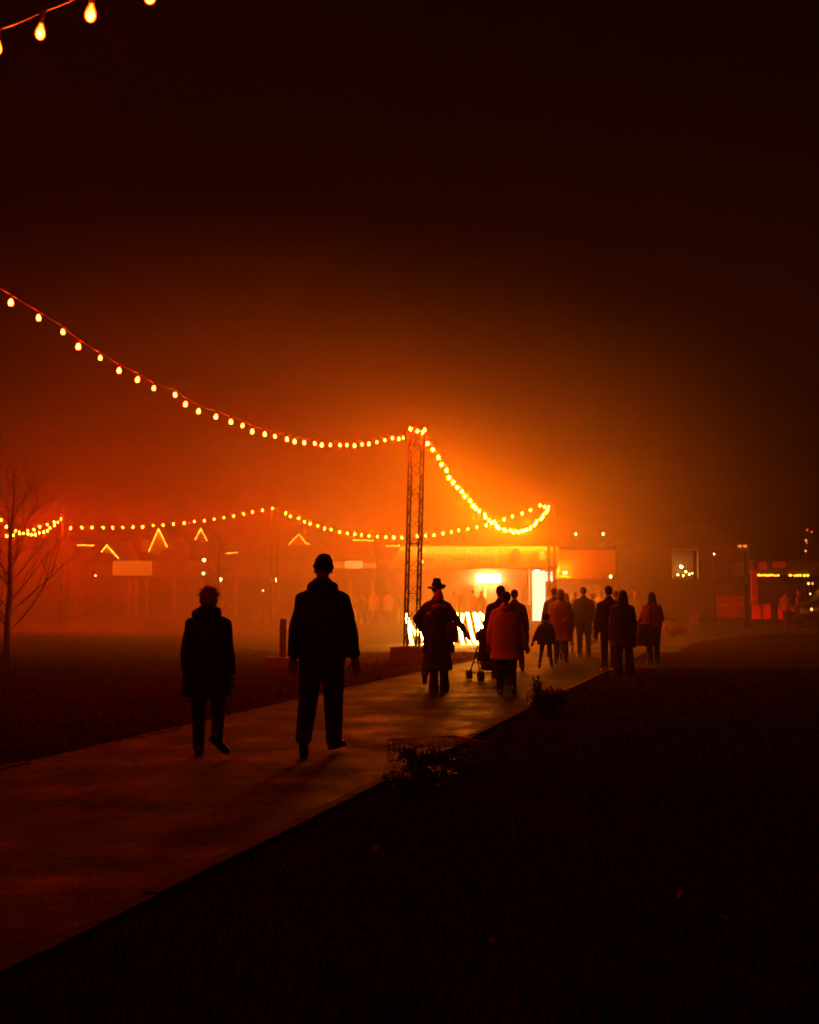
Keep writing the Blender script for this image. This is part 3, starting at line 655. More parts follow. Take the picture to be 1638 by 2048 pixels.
# ------------------------------------------------------------ illuminated letters on the lawn
LY = 38.5; lz = zg(LY)
M['letters'] = emit('lit_letters', (1, .50, .05), 90.0)
M['letter_box'] = mat('letter_housing', (0.25, 0.2, 0.15), 0.6, 0.1, 5)
sg = empty('letter_sign', (PX(896, LY), LY, lz), 'row of chest high glowing white letters standing at the end of the path', 'sign')
LH = PZ(1230, LY)-PZ(1290, LY)
def strokes(ch):
    if ch == 'M': return [[(0, 0), (0, 1)], [(0, 1), (.35, .25)], [(.35, .25), (.7, 1)], [(.7, 1), (.7, 0)], [(-.09, 0), (.09, 0)], [(.61, 0), (.79, 0)], [(-.09, 1), (0, 1)], [(.7, 1), (.79, 1)]], .7
    if ch == 'A': return [[(0, 0), (.27, 1)], [(.27, 1), (.54, 0)], [(.09, .36), (.45, .36)], [(-.08, 0), (.08, 0)], [(.46, 0), (.62, 0)]], .54
    if ch == 'R': return [[(0, 0), (0, 1)], [(0, 1), (.25, 1), (.38, .9), (.38, .65), (.25, .53), (0, .53)], [(.2, .53), (.42, 0)], [(-.08, 0), (.08, 0)], [(.42, 0), (.5, 0)]], .44
    if ch == 'K': return [[(0, 0), (0, 1)], [(0, .42), (.38, 1)], [(.13, .6), (.42, 0)], [(-.08, 0), (.08, 0)], [(.36, 0), (.48, 0)], [(-.08, 1), (.08, 1)]], .42
    if ch == 'U': return [[(0, 1), (0, .25), (.06, .08), (.2, 0), (.34, .08), (.4, .25), (.4, 1)], [(-.08, 1), (.08, 1)], [(.32, 1), (.48, 1)]], .4
    if ch == 'S': return [[(.36, .78), (.33, .93), (.2, 1), (.06, .93), (.02, .77), (.09, .6), (.28, .44), (.37, .28), (.33, .08), (.18, 0), (.05, .07), (.01, .23)]], .38
xcur = 0.0; specs = []
for ch in 'MARKUS':
    st, w = strokes(ch); specs.append((ch, st, xcur)); xcur += w+.17
spanx = PX(974, LY)-PX(816, LY); kx = PX(853, LY)-PX(819, LY)
start = dict(M=818, A=852, R=884, K=919, U=941, S=959)
for ch, st, x0 in specs:
    bm = bmesh.new(); bb = bmesh.new()
    for pl in st:
        pts = [Vector((PX(start[ch], LY)-sg.location.x + x*kx - (y-.5)*.20, 0, y*LH+.03)) for x, y in pl]
        tube(bm, [p+Vector((0, -.075, 0)) for p in pts], .044, 6); tube(bb, pts, .058, 6)
        for p in pts[1:-1]: ell(bm, p+Vector((0, -.075, 0)), .050, .050, .050, u=6, v=5)
    l = mk('letter', bb, M['letter_box'], sg); l['label'] = 'glowing letter ' + ch; mk('lit_face', bm, M['letters'], l, True)
mk('plinth', BOX(-spanx/2-.12, spanx/2+.12, -.02, .2, -.02, .03), M['letter_box'], sg)

# ------------------------------------------------------------ right hand side: red lit kiosk, fence, post lamp, van
ky = 58.0; kg = zg(ky)
ks = empty('kiosk', (PX(1560, ky), ky, kg), 'dark kiosk with a yellow rope of lights under its eave and red lit panels below', 'kiosk')
M['fascia_red'] = mat('red_fascia', (0.5, 0.06, 0.03), 0.7, 0.15, 2)
part('roof', M['wall_dark'], ks, PX(1503, ky), PX(1650, ky), ky-.4, ky+4, PZ(1150, ky), PZ(1122, ky))
part('fascia_panel', M['fascia_red'], ks, PX(1514, ky), PX(1530, ky), ky-.43, ky-.405, PZ(1140, ky), PZ(1124, ky))
part('fascia_panel', M['fascia_red'], ks, PX(1542, ky), PX(1567, ky), ky-.43, ky-.405, PZ(1136, ky), PZ(1124, ky))
part('wall', M['wall_dark'], ks, PX(1503, ky), PX(1650, ky), ky+2.6, ky+2.8, kg, PZ(1150, ky)-.01)
part('pillar', M['red_paint'], ks, PX(1497.5, ky), PX(1508.5, ky), ky-.6, ky-.35, PZ(1208, ky)+.03, PZ(1141, ky))
part('shelf', M['red_paint'], ks, PX(1440, ky), PX(1511, ky), ky-.75, ky-.3, PZ(1210.5, ky), PZ(1208, ky))
for a, b, t in ((1497, 1513, 1211), (1518, 1532, 1208), (1549, 1562, 1214), (1580, 1600, 1212)):
    part('counter_panel', M['red_paint'], ks, PX(a, ky), PX(b, ky), ky-.7, ky-.5, PZ(1238, ky), PZ(t, ky)-.01)
beads('fairy_lights', [(PX(1514, ky-.5), ky-.5, PZ(1150.5, ky-.5)), (PX(1558, ky-.5), ky-.5, PZ(1151, ky-.5))], M['fairy_right'], ks, r=.065, gap=.13)
beads('fairy_lights', [(PX(1581, ky-.5), ky-.5, PZ(1151, ky-.5)), (PX(1584, ky-.5), ky-.5, PZ(1151, ky-.5))], M['fairy_right'], ks, r=.055, gap=.13)
beads('fairy_lights', [(PX(1591, ky-.5), ky-.5, PZ(1151, ky-.5)), (PX(1602, ky-.5), ky-.5, PZ(1151, ky-.5))], M['fairy_right'], ks, r=.062, gap=.13)
beads('fairy_lights', [(PX(1610, ky-.5), ky-.5, PZ(1151, ky-.5)), (PX(1617, ky-.5), ky-.5, PZ(1151, ky-.5))], M['fairy_right'], ks, r=.065, gap=.13)
M['hidden_red_lamp'] = emit('hidden_red_glow', (1, .02, .003), 80)  # added red lamps, kept out of sight, that light the kiosk panels
for px, py in ((1503, 1215), (1555, 1205), (1592, 1208)):
    bm = BOX(-.12, .12, -.04, .04, -.03, .03); o = mk('hidden_red_lamp', bm, M['hidden_red_lamp'], ks); o.location = (PX(px, ky-1.6)-ks.location.x, -1.6, zg(56)+.08-kg); mk('hood', BOX(-.2, .2, -.10, -.07, -.08, .10), M['steel'], o)  # each hood is a plate added to screen the lamp from the camera
# red coloured fence rail left of the kiosk
fy = 60.0; fg = zg(fy)
fe = empty('picket_fence', (PX(1465, fy), fy, fg), 'low red lit picket fence left of the kiosk pillar', 'fence')
bm = bmesh.new(); x = PX(1434, fy)
while x < PX(1492, fy):
    box(bm, x, x+.05, fy-.02, fy+.02, fg+.35, PZ(1192, fy)); x += .12
bmesh.ops.translate(bm, vec=-fe.location, verts=bm.verts[:]); mk('pickets', bm, M['red_paint'], fe)
part('rail', M['red_paint'], fe, PX(1432, fy), PX(1493, fy), fy-.06, fy-.025, PZ(1209, fy), PZ(1206, fy)); part('rail', M['red_paint'], fe, PX(1432, fy), PX(1493, fy), fy-.06, fy-.025, PZ(1195, fy), PZ(1193, fy))
bm = BOX(-.6, .6, -.04, .04, -.03, .03); o = mk('hidden_foot_lamp', bm, emit('hidden_foot_glow', (1, .03, .004), 10), fe); o.location = (0, -.9, .12); mk('hood', BOX(-.75, .75, -.10, -.07, -.09, .12), M['steel'], o)  # lamp out of sight that reddens the fence, plate added to hide it
# street lamp with two heads
sy = 55.0; sz = zg(sy)
sl = empty('street_lamp', (PX(1493, sy), sy, sz), 'dark street lamp with two small orange heads in front of the red pillar', 'street lamp')
hh = PZ(1093, sy)-sz
bm = bmesh.new(); tube(bm, [(0, 0, 0), (0, 0, hh-.15)], [.11, .085], 10); tube(bm, [(0, 0, 0), (0, 0, .5)], .14, 10); tube(bm, [(-.24, 0, hh-.1), (.06, 0, hh-.12)], .03, 6); mk('pole', bm, M['steel'], sl, True)
for xx in (-.25, -.01):
    bm = bmesh.new(); ell(bm, (xx, 0, hh+.02), .10, .09, .075); l = mk('lamp_head', bm, emit('orange_head', (1, .20, .03), 1.3), sl, True)
    bm = bmesh.new(); ell(bm, (xx, 0, hh+.10), .12, .11, .035); mk('hood', bm, M['steel'], l, True)
# mast of small red lamps behind the van
my = 62.0; mz = zg(my)
ms = empty('light_mast', (PX(1614, my), my, mz), 'thin mast with scattered red and orange lamps at the right edge', 'light mast')
bm = bmesh.new(); tube(bm, [(0, 0, 0), (0, 0, PZ(1056, my)-mz)], [.06, .03], 8); tube(bm, [(0, 0, PZ(1066, my)-mz), (.3, 0, PZ(1062, my)-mz)], .02, 6); mk('mast', bm, M['steel'], ms, True)
M['dot_red'] = emit('red_dot', (1, .07, .02), 1.0); M['dot_or'] = emit('orange_dot', (1, .3, .06), 1.6); M['dot_y'] = emit('yellow_dot', (1, .65, .15), 2.4)
for px, py, r, m in ((1617, 1060, .06, 'dot_red'), (1626, 1064, .06, 'dot_red'), (1614, 1081, .06, 'dot_or'), (1616, 1086, .05, 'dot_red'), (1613, 1102, .06, 'dot_or'), (1628, 1129, .05, 'dot_red')):
    bm = bmesh.new(); ell(bm, (PX(px, my)-ms.location.x, -.08, PZ(py, my)-mz), r, r, r, u=10, v=7); mk('lamp', bm, M[m], ms, True)
    bm = bmesh.new(); tube(bm, [(0, 0, PZ(py, my)-mz), (PX(px, my)-ms.location.x, -.06, PZ(py, my)-mz)], .015, 5); mk('arm', bm, M['steel'], ms)
# van, cut by the right edge of the picture
vy = 54.0; vg = zg(vy); vx = PX(1600, vy)
van = empty('parked_van', (vx+2.1, vy, vg), 'dark parked van at the right edge with a red light bar along its roof', 'van')
prof = [(-2.1, .35), (-2.12, .85), (-1.95, 1.1), (-1.45, 1.22), (-1.0, 1.75), (-.75, 1.93), (2.3, 1.97), (2.42, 1.8), (2.45, .4)]
bm = bmesh.new(); poly_prism(bm, prof, -.9, .9); bmesh.ops.bevel(bm, geom=[e for e in bm.edges], offset=.05, segments=2, affect='EDGES'); mk('body', bm, mat('dark_van_paint', (.015, .014, .014), .35, .1, 3), van, True)
bm = bmesh.new(); poly_prism(bm, [(-1.3, 1.25), (-.9, 1.72), (-.25, 1.76), (-.25, 1.25)], -.915, -.903); mk('window', bm, M['glass_dark'], van)
for xx in (-1.35, 1.5):
    bm = bmesh.new(); tube(bm, [(xx, -.93, .34), (xx, -.72, .34)], .34, 20); wv = mk('wheel', bm, M['rubber'], van, False); bm = bmesh.new(); tube(bm, [(xx, -.945, .34), (xx, -.9, .34)], .2, 16); mk('rim', bm, M['steel'], wv)
mk('roof_bar', BOX(-.75, 2.2, -.75, -.62, 2.0, 2.06, bev=.02), emit('red_bar', (1, .05, .01), .6), van)
bm = bmesh.new(); ell(bm, (-1.9, -.93, .86), .05, .03, .07); mk('headlight', bm, M['dot_y'], van, True)
bm = bmesh.new(); ell(bm, (PX(1607, vy)-van.location.x, -.94, PZ(1188, vy)-vg), .04, .03, .05); bm2 = mk('marker_lamp', bm, M['dot_y'], van, True)
for px, py, l in ((1618, 1167, 'yellow lamp on a short post above the van'), (1626, 1167, 'dimmer orange lamp on a post beside the yellow one above the van')):
    lamp_dot(l, px, py, 57, .06, 1.1, m='dot_y' if px == 1618 else 'dot_or')

# ------------------------------------------------------------ small things of the lawn
py_ = CAMZ*F/(1335-1205)
bx = block(563, 1315, py_, .62, .5, .24, 'small low concrete block at the foot of the post behind the beanie man', group='ballast blocks')
pst = empty('marker_post', (PX(565, py_)+.02, py_, .24), 'square upright wooden post standing behind the beanie man\'s left arm', 'post')
hp = PZ(1240, py_)-.24
bm = BOX(-.075, .075, -.06, .06, 0, hp, bev=.012); mk('post', bm, M['wood'], pst)
bm = bmesh.new(); ell(bm, (0, 0, hp), .075, .06, .03); mk('cap', bm, M['wood'], pst, True)

def cage(px0, px1, py_top, Y, d, label, rz=0.0, hgt=None):
    x0, x1 = PX(px0, Y), PX(px1, Y); w = x1-x0; h = hgt or PZ(py_top, Y)
    t = empty('wire_cage', ((x0+x1)/2, Y, zg(Y)), label, 'wire cage', 'wire cages set on the turf', rz)
    bm = bmesh.new(); g = .055; r = .0028
    def face(o, u, v, lu, lv):
        n = max(2, round(lu/g)); m_ = max(2, round(lv/g))
        for i in range(n+1): a = o+u*(lu*i/n)+Vector((rnd.uniform(-.003, .003),)*3); tube(bm, [a, a+v*lv*.5+Vector((rnd.uniform(-.004, .004),)*3), a+v*lv], r if 0 < i < n else r*1.6, 4, False)
        for i in range(m_+1): a = o+v*(lv*i/m_); tube(bm, [a, a+u*lu], r if 0 < i < m_ else r*1.6, 4, False)
    X, Y_, Z = Vector((1, 0, 0)), Vector((0, 1, 0)), Vector((0, 0, 1))
    o = Vector((-w/2, -d/2, .01))
    for a in ((o, X, Z, w, h), (o+Y_*d, X, Z, w, h), (o, Y_, Z, d, h), (o+X*w, Y_, Z, d, h), (o+Z*h, X, Y_, w, d)): face(*a)
    mk('mesh_panels', bm, M['wire'], t)
    for sx in (-1, 1):
        for sy in (-1, 1): bm = bmesh.new(); tube(bm, [(sx*w/2, sy*d/2, -.04), (sx*w/2, sy*d/2, h+.006)], .006, 5); mk('corner_rod', bm, M['wire'], t)
    return t, w, h
def leafy(name, loc, rx, ry, h, n, label, cat, seed, group=None, lsz=.035, m='leaf'):
    r = random.Random(seed); t = empty(name, loc, label, cat, group)
    bm = bmesh.new(); tips = []
    for i in range(max(6, n//70)):
        a = r.uniform(0, 2*pi); q = r.random()**.5; tip = Vector((cos(a)*rx*q, sin(a)*ry*q, h*r.uniform(.45, 1.0)*(1-.3*q)))
        mid = Vector((tip.x*.4, tip.y*.4, tip.z*.6)); tube(bm, [(cos(a)*.02, sin(a)*.02, 0), mid, tip], [.007, .004, .002], 4); tips += [tip, mid.lerp(tip, .5), mid]
    mk('stems', bm, M['bark'], t)
    bm = bmesh.new()
    for i in range(n):
        c = r.choice(tips) + Vector((r.gauss(0, rx*.16), r.gauss(0, ry*.16), r.gauss(0, h*.11))); c.z = max(.01, c.z)
        d = Vector((r.uniform(-1, 1), r.uniform(-1, 1), r.uniform(-.5, 1))).normalized(); x, y, _ = basis(d); s = lsz*r.uniform(.5, 1.2)
        v = [bm.verts.new(p) for p in (c-d*s, c+x*s*.45, c+d*s, c-x*s*.45)]; bm.faces.new(v)
    mk('foliage', bm, M[m], t)
    return t
c1, w1, h1 = cage(797, 948, 1484, 10.9, .62, 'see-through wire mesh cage over dark plants beside the path kerb, nearest the viewer', radians(24))
leafy('low_plant', (PX(852, 10.7), 10.65, 0), .24, .20, .19, 900, 'dark leafy plant growing inside the nearest wire cage', 'plant', 11)
leafy('low_plant', (PX(835, 9.6), 9.5, 0), .24, .20, .17, 700, 'dark leafy clump spilling in front of the nearest wire cage', 'plant', 12)
c2, w2, h2 = cage(1064, 1130, 1383, 15.9, .45, 'smaller wire cage packed with dark evergreen further along the kerb', radians(18))
leafy('low_plant', (PX(1096, 15.9), 15.9, 0), .24, .22, .34, 2400, 'dense dark evergreen filling the further wire cage', 'plant', 13)
leafy('low_plant', (PX(1072, 15.75), 15.75, 0), .09, .08, .50, 500, 'tuft of evergreen sticking up at the left corner of the further cage', 'plant', 14)
leafy('round_shrub', (PX(1348, 44), 44, zg(44)), .55, .5, .55, 1500, 'reddish rounded shrub at the right of the woman with the wide bag', 'shrub', 15, lsz=.06, m='leaf_dry')
leafy('round_shrub', (PX(1392, 52), 52, zg(52)), .3, .3, .9, 600, 'thin upright shrub catching orange light right of the rounded one', 'shrub', 16, lsz=.06, m='leaf_dry')

# ------------------------------------------------------------ bare trees
def bare_tree(label, loc, H, r0, seed, spread=1.0, depth=6, lean=(0, 0), low=.18):
    r = random.Random(seed); t = empty('bare_tree', loc, label, 'tree'); tr = bmesh.new(); br = bmesh.new()
    pts = [Vector((lean[0]*k/8+r.uniform(-.03, .03), lean[1]*k/8+r.uniform(-.03, .03), H*.92*k/8)) for k in range(9)]
    rs = [r0*(1-.88*k/8) for k in range(9)]; rs[0] *= 1.35
    tube(tr, pts, rs, 10)
    def grow(p, d, L, rad, lev):
        n = 4; q = [p]; dd = d.copy()
        for i in range(n):
            dd = (dd + Vector((r.uniform(-.16, .16), r.uniform(-.16, .16), r.uniform(-.02, .14)))).normalized(); q.append(q[-1]+dd*L/n)
        tube(br, q, [rad*(1-.16*i) for i in range(n+1)], 5 if lev < 2 else 3, False)
        if lev >= depth-2 or L < .16: return
        for k in range(4 if lev < 2 else 3):
            i = r.randint(1, n); a = r.uniform(0, 2*pi); x, y, _ = basis(dd); s = r.uniform(.35, .75)
            grow(q[i], (dd+(x*cos(a)+y*sin(a))*s+Vector((0, 0, .12))).normalized(), L*r.uniform(.5, .72), rad*(1-.16*i)*.62, lev+1)
    nb = 26
    for k in range(nb):
        f = low+(1-low)*k/nb; a = k*2.4+r.uniform(-.4, .4); i = f*8; i0 = min(7, int(i)); p = pts[i0].lerp(pts[i0+1], i-i0)
        el = r.uniform(.6, 1.2); d = Vector((cos(a), sin(a), el)).normalized(); grow(p, d, H*spread*(.30*(1-f)**.8+.10)*r.uniform(.8, 1.1), r0*(1-.8*f)*.30, 0)
    mk('trunk', tr, M['bark'], t, True); mk('crown', br, M['bark'], t)
    return t
ty = 26.0
bare_tree('leafless young tree with fine upswept twigs at the left edge of the lawn', (PX(14, ty), ty, 0), 4.7, .085, 21, 1.0, 6, (.10, 0))
bare_tree('slim leafless tree standing in the mist behind the left woman\'s head', (PX(436, 46), 46, zg(46)), 4.2, .07, 22, .62, 5)
bare_tree('small thin leafless tree far back by the lit left eave', (PX(158, 60), 60, zg(60)), 4.6, .05, 23, .5, 5)

# ------------------------------------------------------------ people
def rotd(v, ax, a): return Matrix.Rotation(a, 3, ax) @ v
class Fig: pass
def skeleton(H, armL, armR, legL, legR, build=1.0, lean=0.0, headyaw=0.0, headtilt=0.0):
    """local axes: +x the figure's right, +y the way it faces. arm=(out, fwd, bend fwd, bend in) leg=(fwd, knee, splay, footyaw) degrees"""
    f = Fig(); f.H = H; f.b = build; R_ = radians
    f.hip = {}; f.knee = {}; f.ank = {}; f.foot = {}
    for s, L in ((-1, legL), (1, legR)):
        h = Vector((s*.050*H*build, 0, .52*H)); fw, kn, sp, yaw = [R_(a) for a in L[:4]]
        d = Vector((s*sin(sp), sin(fw)*cos(sp), -cos(fw)*cos(sp))); k = h + d*.245*H
        d2 = Vector((s*sin(sp), sin(fw-kn)*cos(sp), -cos(fw-kn)*cos(sp))); a = k + d2*.235*H
        f.hip[s], f.knee[s], f.ank[s] = h, k, a
        pitch = R_(L[4]) if len(L) > 4 else max(0.0, (kn-fw)*.75)
        fd = Vector((s*sin(yaw)*cos(pitch), cos(yaw)*cos(pitch), -sin(pitch))); f.foot[s] = fd
    lo = min(min(f.ank[s].z - .040*H, (f.ank[s]+f.foot[s]*.11*H).z - .030*H, (f.ank[s]-f.foot[s]*.03*H).z-.038*H) for s in (-1, 1))
    dz = Vector((0, 0, -lo))
    for s in (-1, 1):
        for D in (f.hip, f.knee, f.ank): D[s] = D[s]+dz
    f.dz = -lo
    ln = lean; up = Vector((0, sin(R_(ln)), cos(R_(ln))))
    f.pel = Vector((0, 0, .52*H-lo)); f.up = up
    f.chest = f.pel + up*.20*H; f.neck = f.pel + up*.305*H; f.head = f.pel + up*.41*H + Vector((0, .012*H, 0))
    f.hy = R_(headyaw); f.ht = R_(headtilt)
    f.sho = {}; f.elb = {}; f.wri = {}; f.hand = {}
    for s, A in ((-1, armL), (1, armR)):
        sh = f.pel + up*.256*H + Vector((s*.095*H*build, 0, 0)); out, fw, bf, bi = [R_(a) for a in A]
        d = Vector((s*sin(out), sin(fw)*cos(out), -cos(fw)*cos(out))); e = sh + d*.166*H
        d2 = Vector((s*sin(out-bi), sin(fw+bf)*cos(out-bi), -cos(fw+bf)*cos(out-bi))).normalized(); w = e + d2*.145*H
        f.sho[s], f.elb[s], f.wri[s], f.hand[s] = sh, e, w, d2
    return f
def add_hand(bm, f, s, k=1.0):
    H = f.H; w = f.wri[s]; d = f.hand[s]; fwd = Vector((0, 1, 0)); x = (fwd - d*fwd.dot(d))
    if x.length < .2: x = Vector((0, 0, 1)) - d*d.z
    x.normalize(); x = Matrix.Rotation(radians(-55*s), 3, d) @ x; inn = d.cross(x)*1.0
    if inn.dot(Vector((-s*.6, -.8, 0))) < 0: inn = -inn          # palm towards the thigh and back
    pl = .052*H
    for t in (-.5, -.17, .17, .5): capsule(bm, w+x*t*.024*H, w+d*pl+x*t*.040*H, .0095*H*k, .0078*H*k, 8)
    ln = (.036, .043, .046, .040)       # little finger first
    for i, t in enumerate((-.52, -.18, .17, .52)):
        a = w+d*pl+x*t*.040*H; L = ln[i]*H; b = a+(d+inn*.28+x*t*.12).normalized()*L*.5; c = b+(d+inn*.75+x*t*.05).normalized()*L*.5
        capsule(bm, a, b, .0052*H*k, .0048*H*k, 7); capsule(bm, b, c, .0048*H*k, .0040*H*k, 7)
    a = w+d*.012*H+x*.014*H; b = a+(d*.6+x*.8+inn*.15).normalized()*.028*H; c = b+(d*.95+x*.2+inn*.25).normalized()*.024*H
    capsule(bm, a, b, .0078*H*k, .0062*H*k, 7); capsule(bm, b, c, .0060*H*k, .0048*H*k, 7)
def person(px, Y, H, label, facing=0, arms=((12, 2, 8, 4), (12, -4, 8, 4)), legs=((10, 4, 1, 5), (-12, 12, 1, 5)), build=1.06, lean=1.5, yaw=0, tilt=0,
           coat=('coat_black', .48, .125, .13), sleeve=.040, trousers=('trouser_dark', .051, .034), shoes='shoe', head=('hair_short', 'hair_dark'), near=False,
           hood=0.0, scarf=None, kids=1.0, group='people walking towards the lights', flare=0.0, split=None, dz=0.0):
    if legs == ((10, 4, 1, 5), (-12, 12, 1, 5)):
        q = rnd.uniform(9, 19)*rnd.choice((-1, 1)); legs = ((q, 4 if q > 0 else 18, rnd.uniform(0, 2), 6), (-q, 18 if q > 0 else 4, rnd.uniform(0, 2), 6)); arms = ((rnd.uniform(9, 15), -q*.8, rnd.uniform(8, 25), 5), (rnd.uniform(9, 15), q*.8, rnd.uniform(8, 25), 5)); tilt = tilt+rnd.uniform(0, 8); yaw = yaw+rnd.uniform(-25, 25)
    f = skeleton(H, arms[0], arms[1], legs[0], legs[1], build, lean, yaw, tilt)
    root = empty('person', (PX(px, Y), Y, zg(Y)+.006+dz), label, 'person', group, radians(-facing))
    vox = .0075 if near else .014
    hs = kids                          # head scale for children
    # body: one continuous surface
    bm = bmesh.new(); U = f.up
    hc = f.head; Rh = Matrix.Rotation(-f.hy, 3, 'Z') @ Matrix.Rotation(-f.ht, 3, 'X')
    def hp(x, y, z): return hc + Rh @ Vector((x, y, z))*H*hs
    ell(bm, hp(0, -.004, .014), .043*H*hs, .054*H*hs, .050*H*hs, Rh); ell(bm, hp(0, .010, -.018), .034*H*hs, .042*H*hs, .048*H*hs, Rh)
    ell(bm, hp(0, .030, -.048), .018*H*hs, .016*H*hs, .014*H*hs, Rh)
    capsule(bm, hp(0, .050, .004), hp(0, .062, -.014), .0055*H*hs, .0085*H*hs, 8)      # nose
    capsule(bm, hp(-.012, .050, -.030), hp(.012, .050, -.030), .0055*H*hs, .0055*H*hs, 8)  # mouth
    capsule(bm, hp(-.020, .048, .012), hp(.020, .048, .012), .006*H*hs, .006*H*hs, 8)   # brow
    for s in (-1, 1):
        ell(bm, hp(s*.044, -.004, -.006), .006*H*hs, .012*H*hs, .018*H*hs, Rh, 8, 6); ell(bm, hp(s*.017, .046, .001), .007*H*hs, .006*H*hs, .006*H*hs, Rh, 8, 6)
    capsule(bm, f.neck-U*.02*H, hp(0, -.006, -.02), .031*H, .029*H)
    b_ = build
    for z, rx, ry in ((.0, .085, .055), (.05, .082, .054), (.10, .074, .048), (.16, .084, .054), (.22, .094, .058), (.265, .088, .050)):
        ell(bm, f.pel+U*z*H, rx*H*b_, ry*H*b_, .045*H)
    for s in (-1, 1):
        capsule(bm, f.pel+U*.275*H, f.sho[s], .034*H, .033*H*b_); capsule(bm, f.sho[s], f.elb[s], .029*H*b_, .021*H*b_); capsule(bm, f.elb[s], f.wri[s], .021*H*b_, .0145*H)
        capsule(bm, f.hip[s], f.knee[s], .046*H*b_, .030*H*b_); capsule(bm, f.knee[s], f.ank[s], .030*H*b_, .019*H)
        capsule(bm, f.ank[s]-f.foot[s]*.02*H, f.ank[s]+f.foot[s]*.10*H-Vector((0, 0, .015*H)), .018*H, .014*H)
        add_hand(bm, f, s, 1.0 if near else 1.25)
    fuse(mk('body', bm, M['skin'], root, True), vox if near else .011, 1)
    # trousers
    tm, r1, r2 = trousers; r1 *= H*b_; r2 *= H
    bm = bmesh.new(); ell(bm, f.pel+Vector((0, -.004*H, .01*H)), .090*H*b_, .062*H*b_, .06*H)
    for s in (-1, 1):
        capsule(bm, f.hip[s]+Vector((0, 0, .01*H)), f.hip[s].lerp(f.knee[s], .5), r1*1.12, r1)
        capsule(bm, f.hip[s].lerp(f.knee[s], .5), f.knee[s], r1, r2*1.28); capsule(bm, f.knee[s], f.knee[s].lerp(f.ank[s], .5), r2*1.28, r2*1.15*(1+flare*.3))
        capsule(bm, f.knee[s].lerp(f.ank[s], .5), f.ank[s]+(f.ank[s]-f.knee[s]).normalized()*.002*H, r2*1.15*(1+flare*.3), r2*(1+flare))
    fuse(mk('trousers', bm, M[tm], root, True), vox*1.5, 3)
    for s in (-1, 1):
        bm = bmesh.new(); a = f.ank[s]; d = f.foot[s]; pz = d.cross(Vector((1, 0, 0)) if abs(d.x) < .9 else Vector((0, 1, 0))).normalized()
        x, y, dd = basis(d); upv = y if y.z > 0 else -y
        base = a - upv*.012*H
        for tt, rw in ((-.028, .019), (.0, .021), (.035, .022), (.07, .024), (.10, .022)):
            q = base + d*tt*H; rr = Matrix((x, dd, upv)).transposed()
            ell(bm, q - upv*(.008*H), rw*H*1.1, .030*H, .019*H, rr, 12, 8)
            ell(bm, q - upv*(.020*H), rw*H*1.15, .030*H, .008*H, rr, 12, 8)
        capsule(bm, a-d*.006*H, a+upv*.022*H-d*.006*H, .024*H, .023*H)
        fuse(mk('shoe', bm, M[shoes], root, True), vox*1.2, 2)
    # coat: torso sections then sleeves. coat = (material, hem height / H, half width at hem, half width at chest)
    cm, hem, wh, wc = coat; hz = hem*H; top = f.neck.z+.012*H
    bm = bmesh.new(); rings = []
    cx = lambda z: Vector((0, U.y/U.z*(z-f.pel.z), 0)).y if z > f.pel.z else 0.0
    sz = f.sho[1].z
    steps = [(hz, wh, .80*wh if hem < .42 else .68*wh), (hz+.02*H, wh*1.01, .80*wh if hem < .42 else .68*wh)]
    n = 5
    for i in range(1, n): z = hz + (sz-.10*H-hz)*i/n; w = wh+(wc-wh)*i/n; w *= 1-.06*sin(pi*i/n); steps.append((z, w, w*.68))
    steps += [(sz-.09*H, wc*.98, wc*.66), (sz-.03*H, wc*.93, wc*.62), (sz+.010*H, wc*.72, wc*.54), (sz+.032*H, wc*.52, wc*.46), (top+.002*H, .050*H/H, .048)]
    rings = [(0, cx(z), z, w*H*b_ if w != .05 else .05*H, d*H*b_ if d != .048 else .048*H) for z, w, d in steps]
    loft(bm, rings, 28)
    for s in (-1, 1):
        sl = sleeve*H*b_
        capsule(bm, f.pel+U*.290*H+Vector((s*.026*H, 0, 0)), f.sho[s]-Vector((0, 0, .004*H)), sl*.85, sl*1.02); capsule(bm, f.sho[s]-Vector((0, 0, .004*H)), f.elb[s], sl*1.02, sl*.98)
        capsule(bm, f.elb[s], f.wri[s]-f.hand[s]*.030*H, sl*.98, sl*.80)
    if hood:
        ell(bm, f.neck+Vector((0, -.045*H, .012*H)), .075*H*hood, .048*H*hood, .038*H*hood); ell(bm, f.neck+Vector((0, -.005*H, .018*H)), .060*H*hood, .056*H*hood, .034*H*hood); ell(bm, f.neck+Vector((0, -.006*H, .044*H)), .046*H*hood, .048*H*hood, .024*H*hood)
    else: ell(bm, f.neck+Vector((0, -.004*H, .022*H)), .047*H, .049*H, .030*H)
    o = fuse(mk('coat' if hem < .42 else 'jacket', bm, M[cm], root, True), vox*1.5, 3)
    if near:
        tx = bpy.data.textures.get('folds') or bpy.data.textures.new('folds', 'CLOUDS'); tx.noise_scale = .16
        dm = o.modifiers.new('folds', 'DISPLACE'); dm.texture = tx; dm.strength = .03; dm.mid_level = .5
    if scarf:
        bm = bmesh.new(); n_ = 14
        for k in range(n_):
            a = 2*pi*k/n_; a2 = 2*pi*(k+1)/n_
            p = lambda a: f.neck+Vector((cos(a)*.055*H, sin(a)*.052*H-.005*H, .022*H+.008*H*sin(3*a)))
            capsule(bm, p(a), p(a2), .026*H, .026*H, 8)
        fuse(mk('scarf', bm, M[scarf], root, True), vox*1.5, 2)
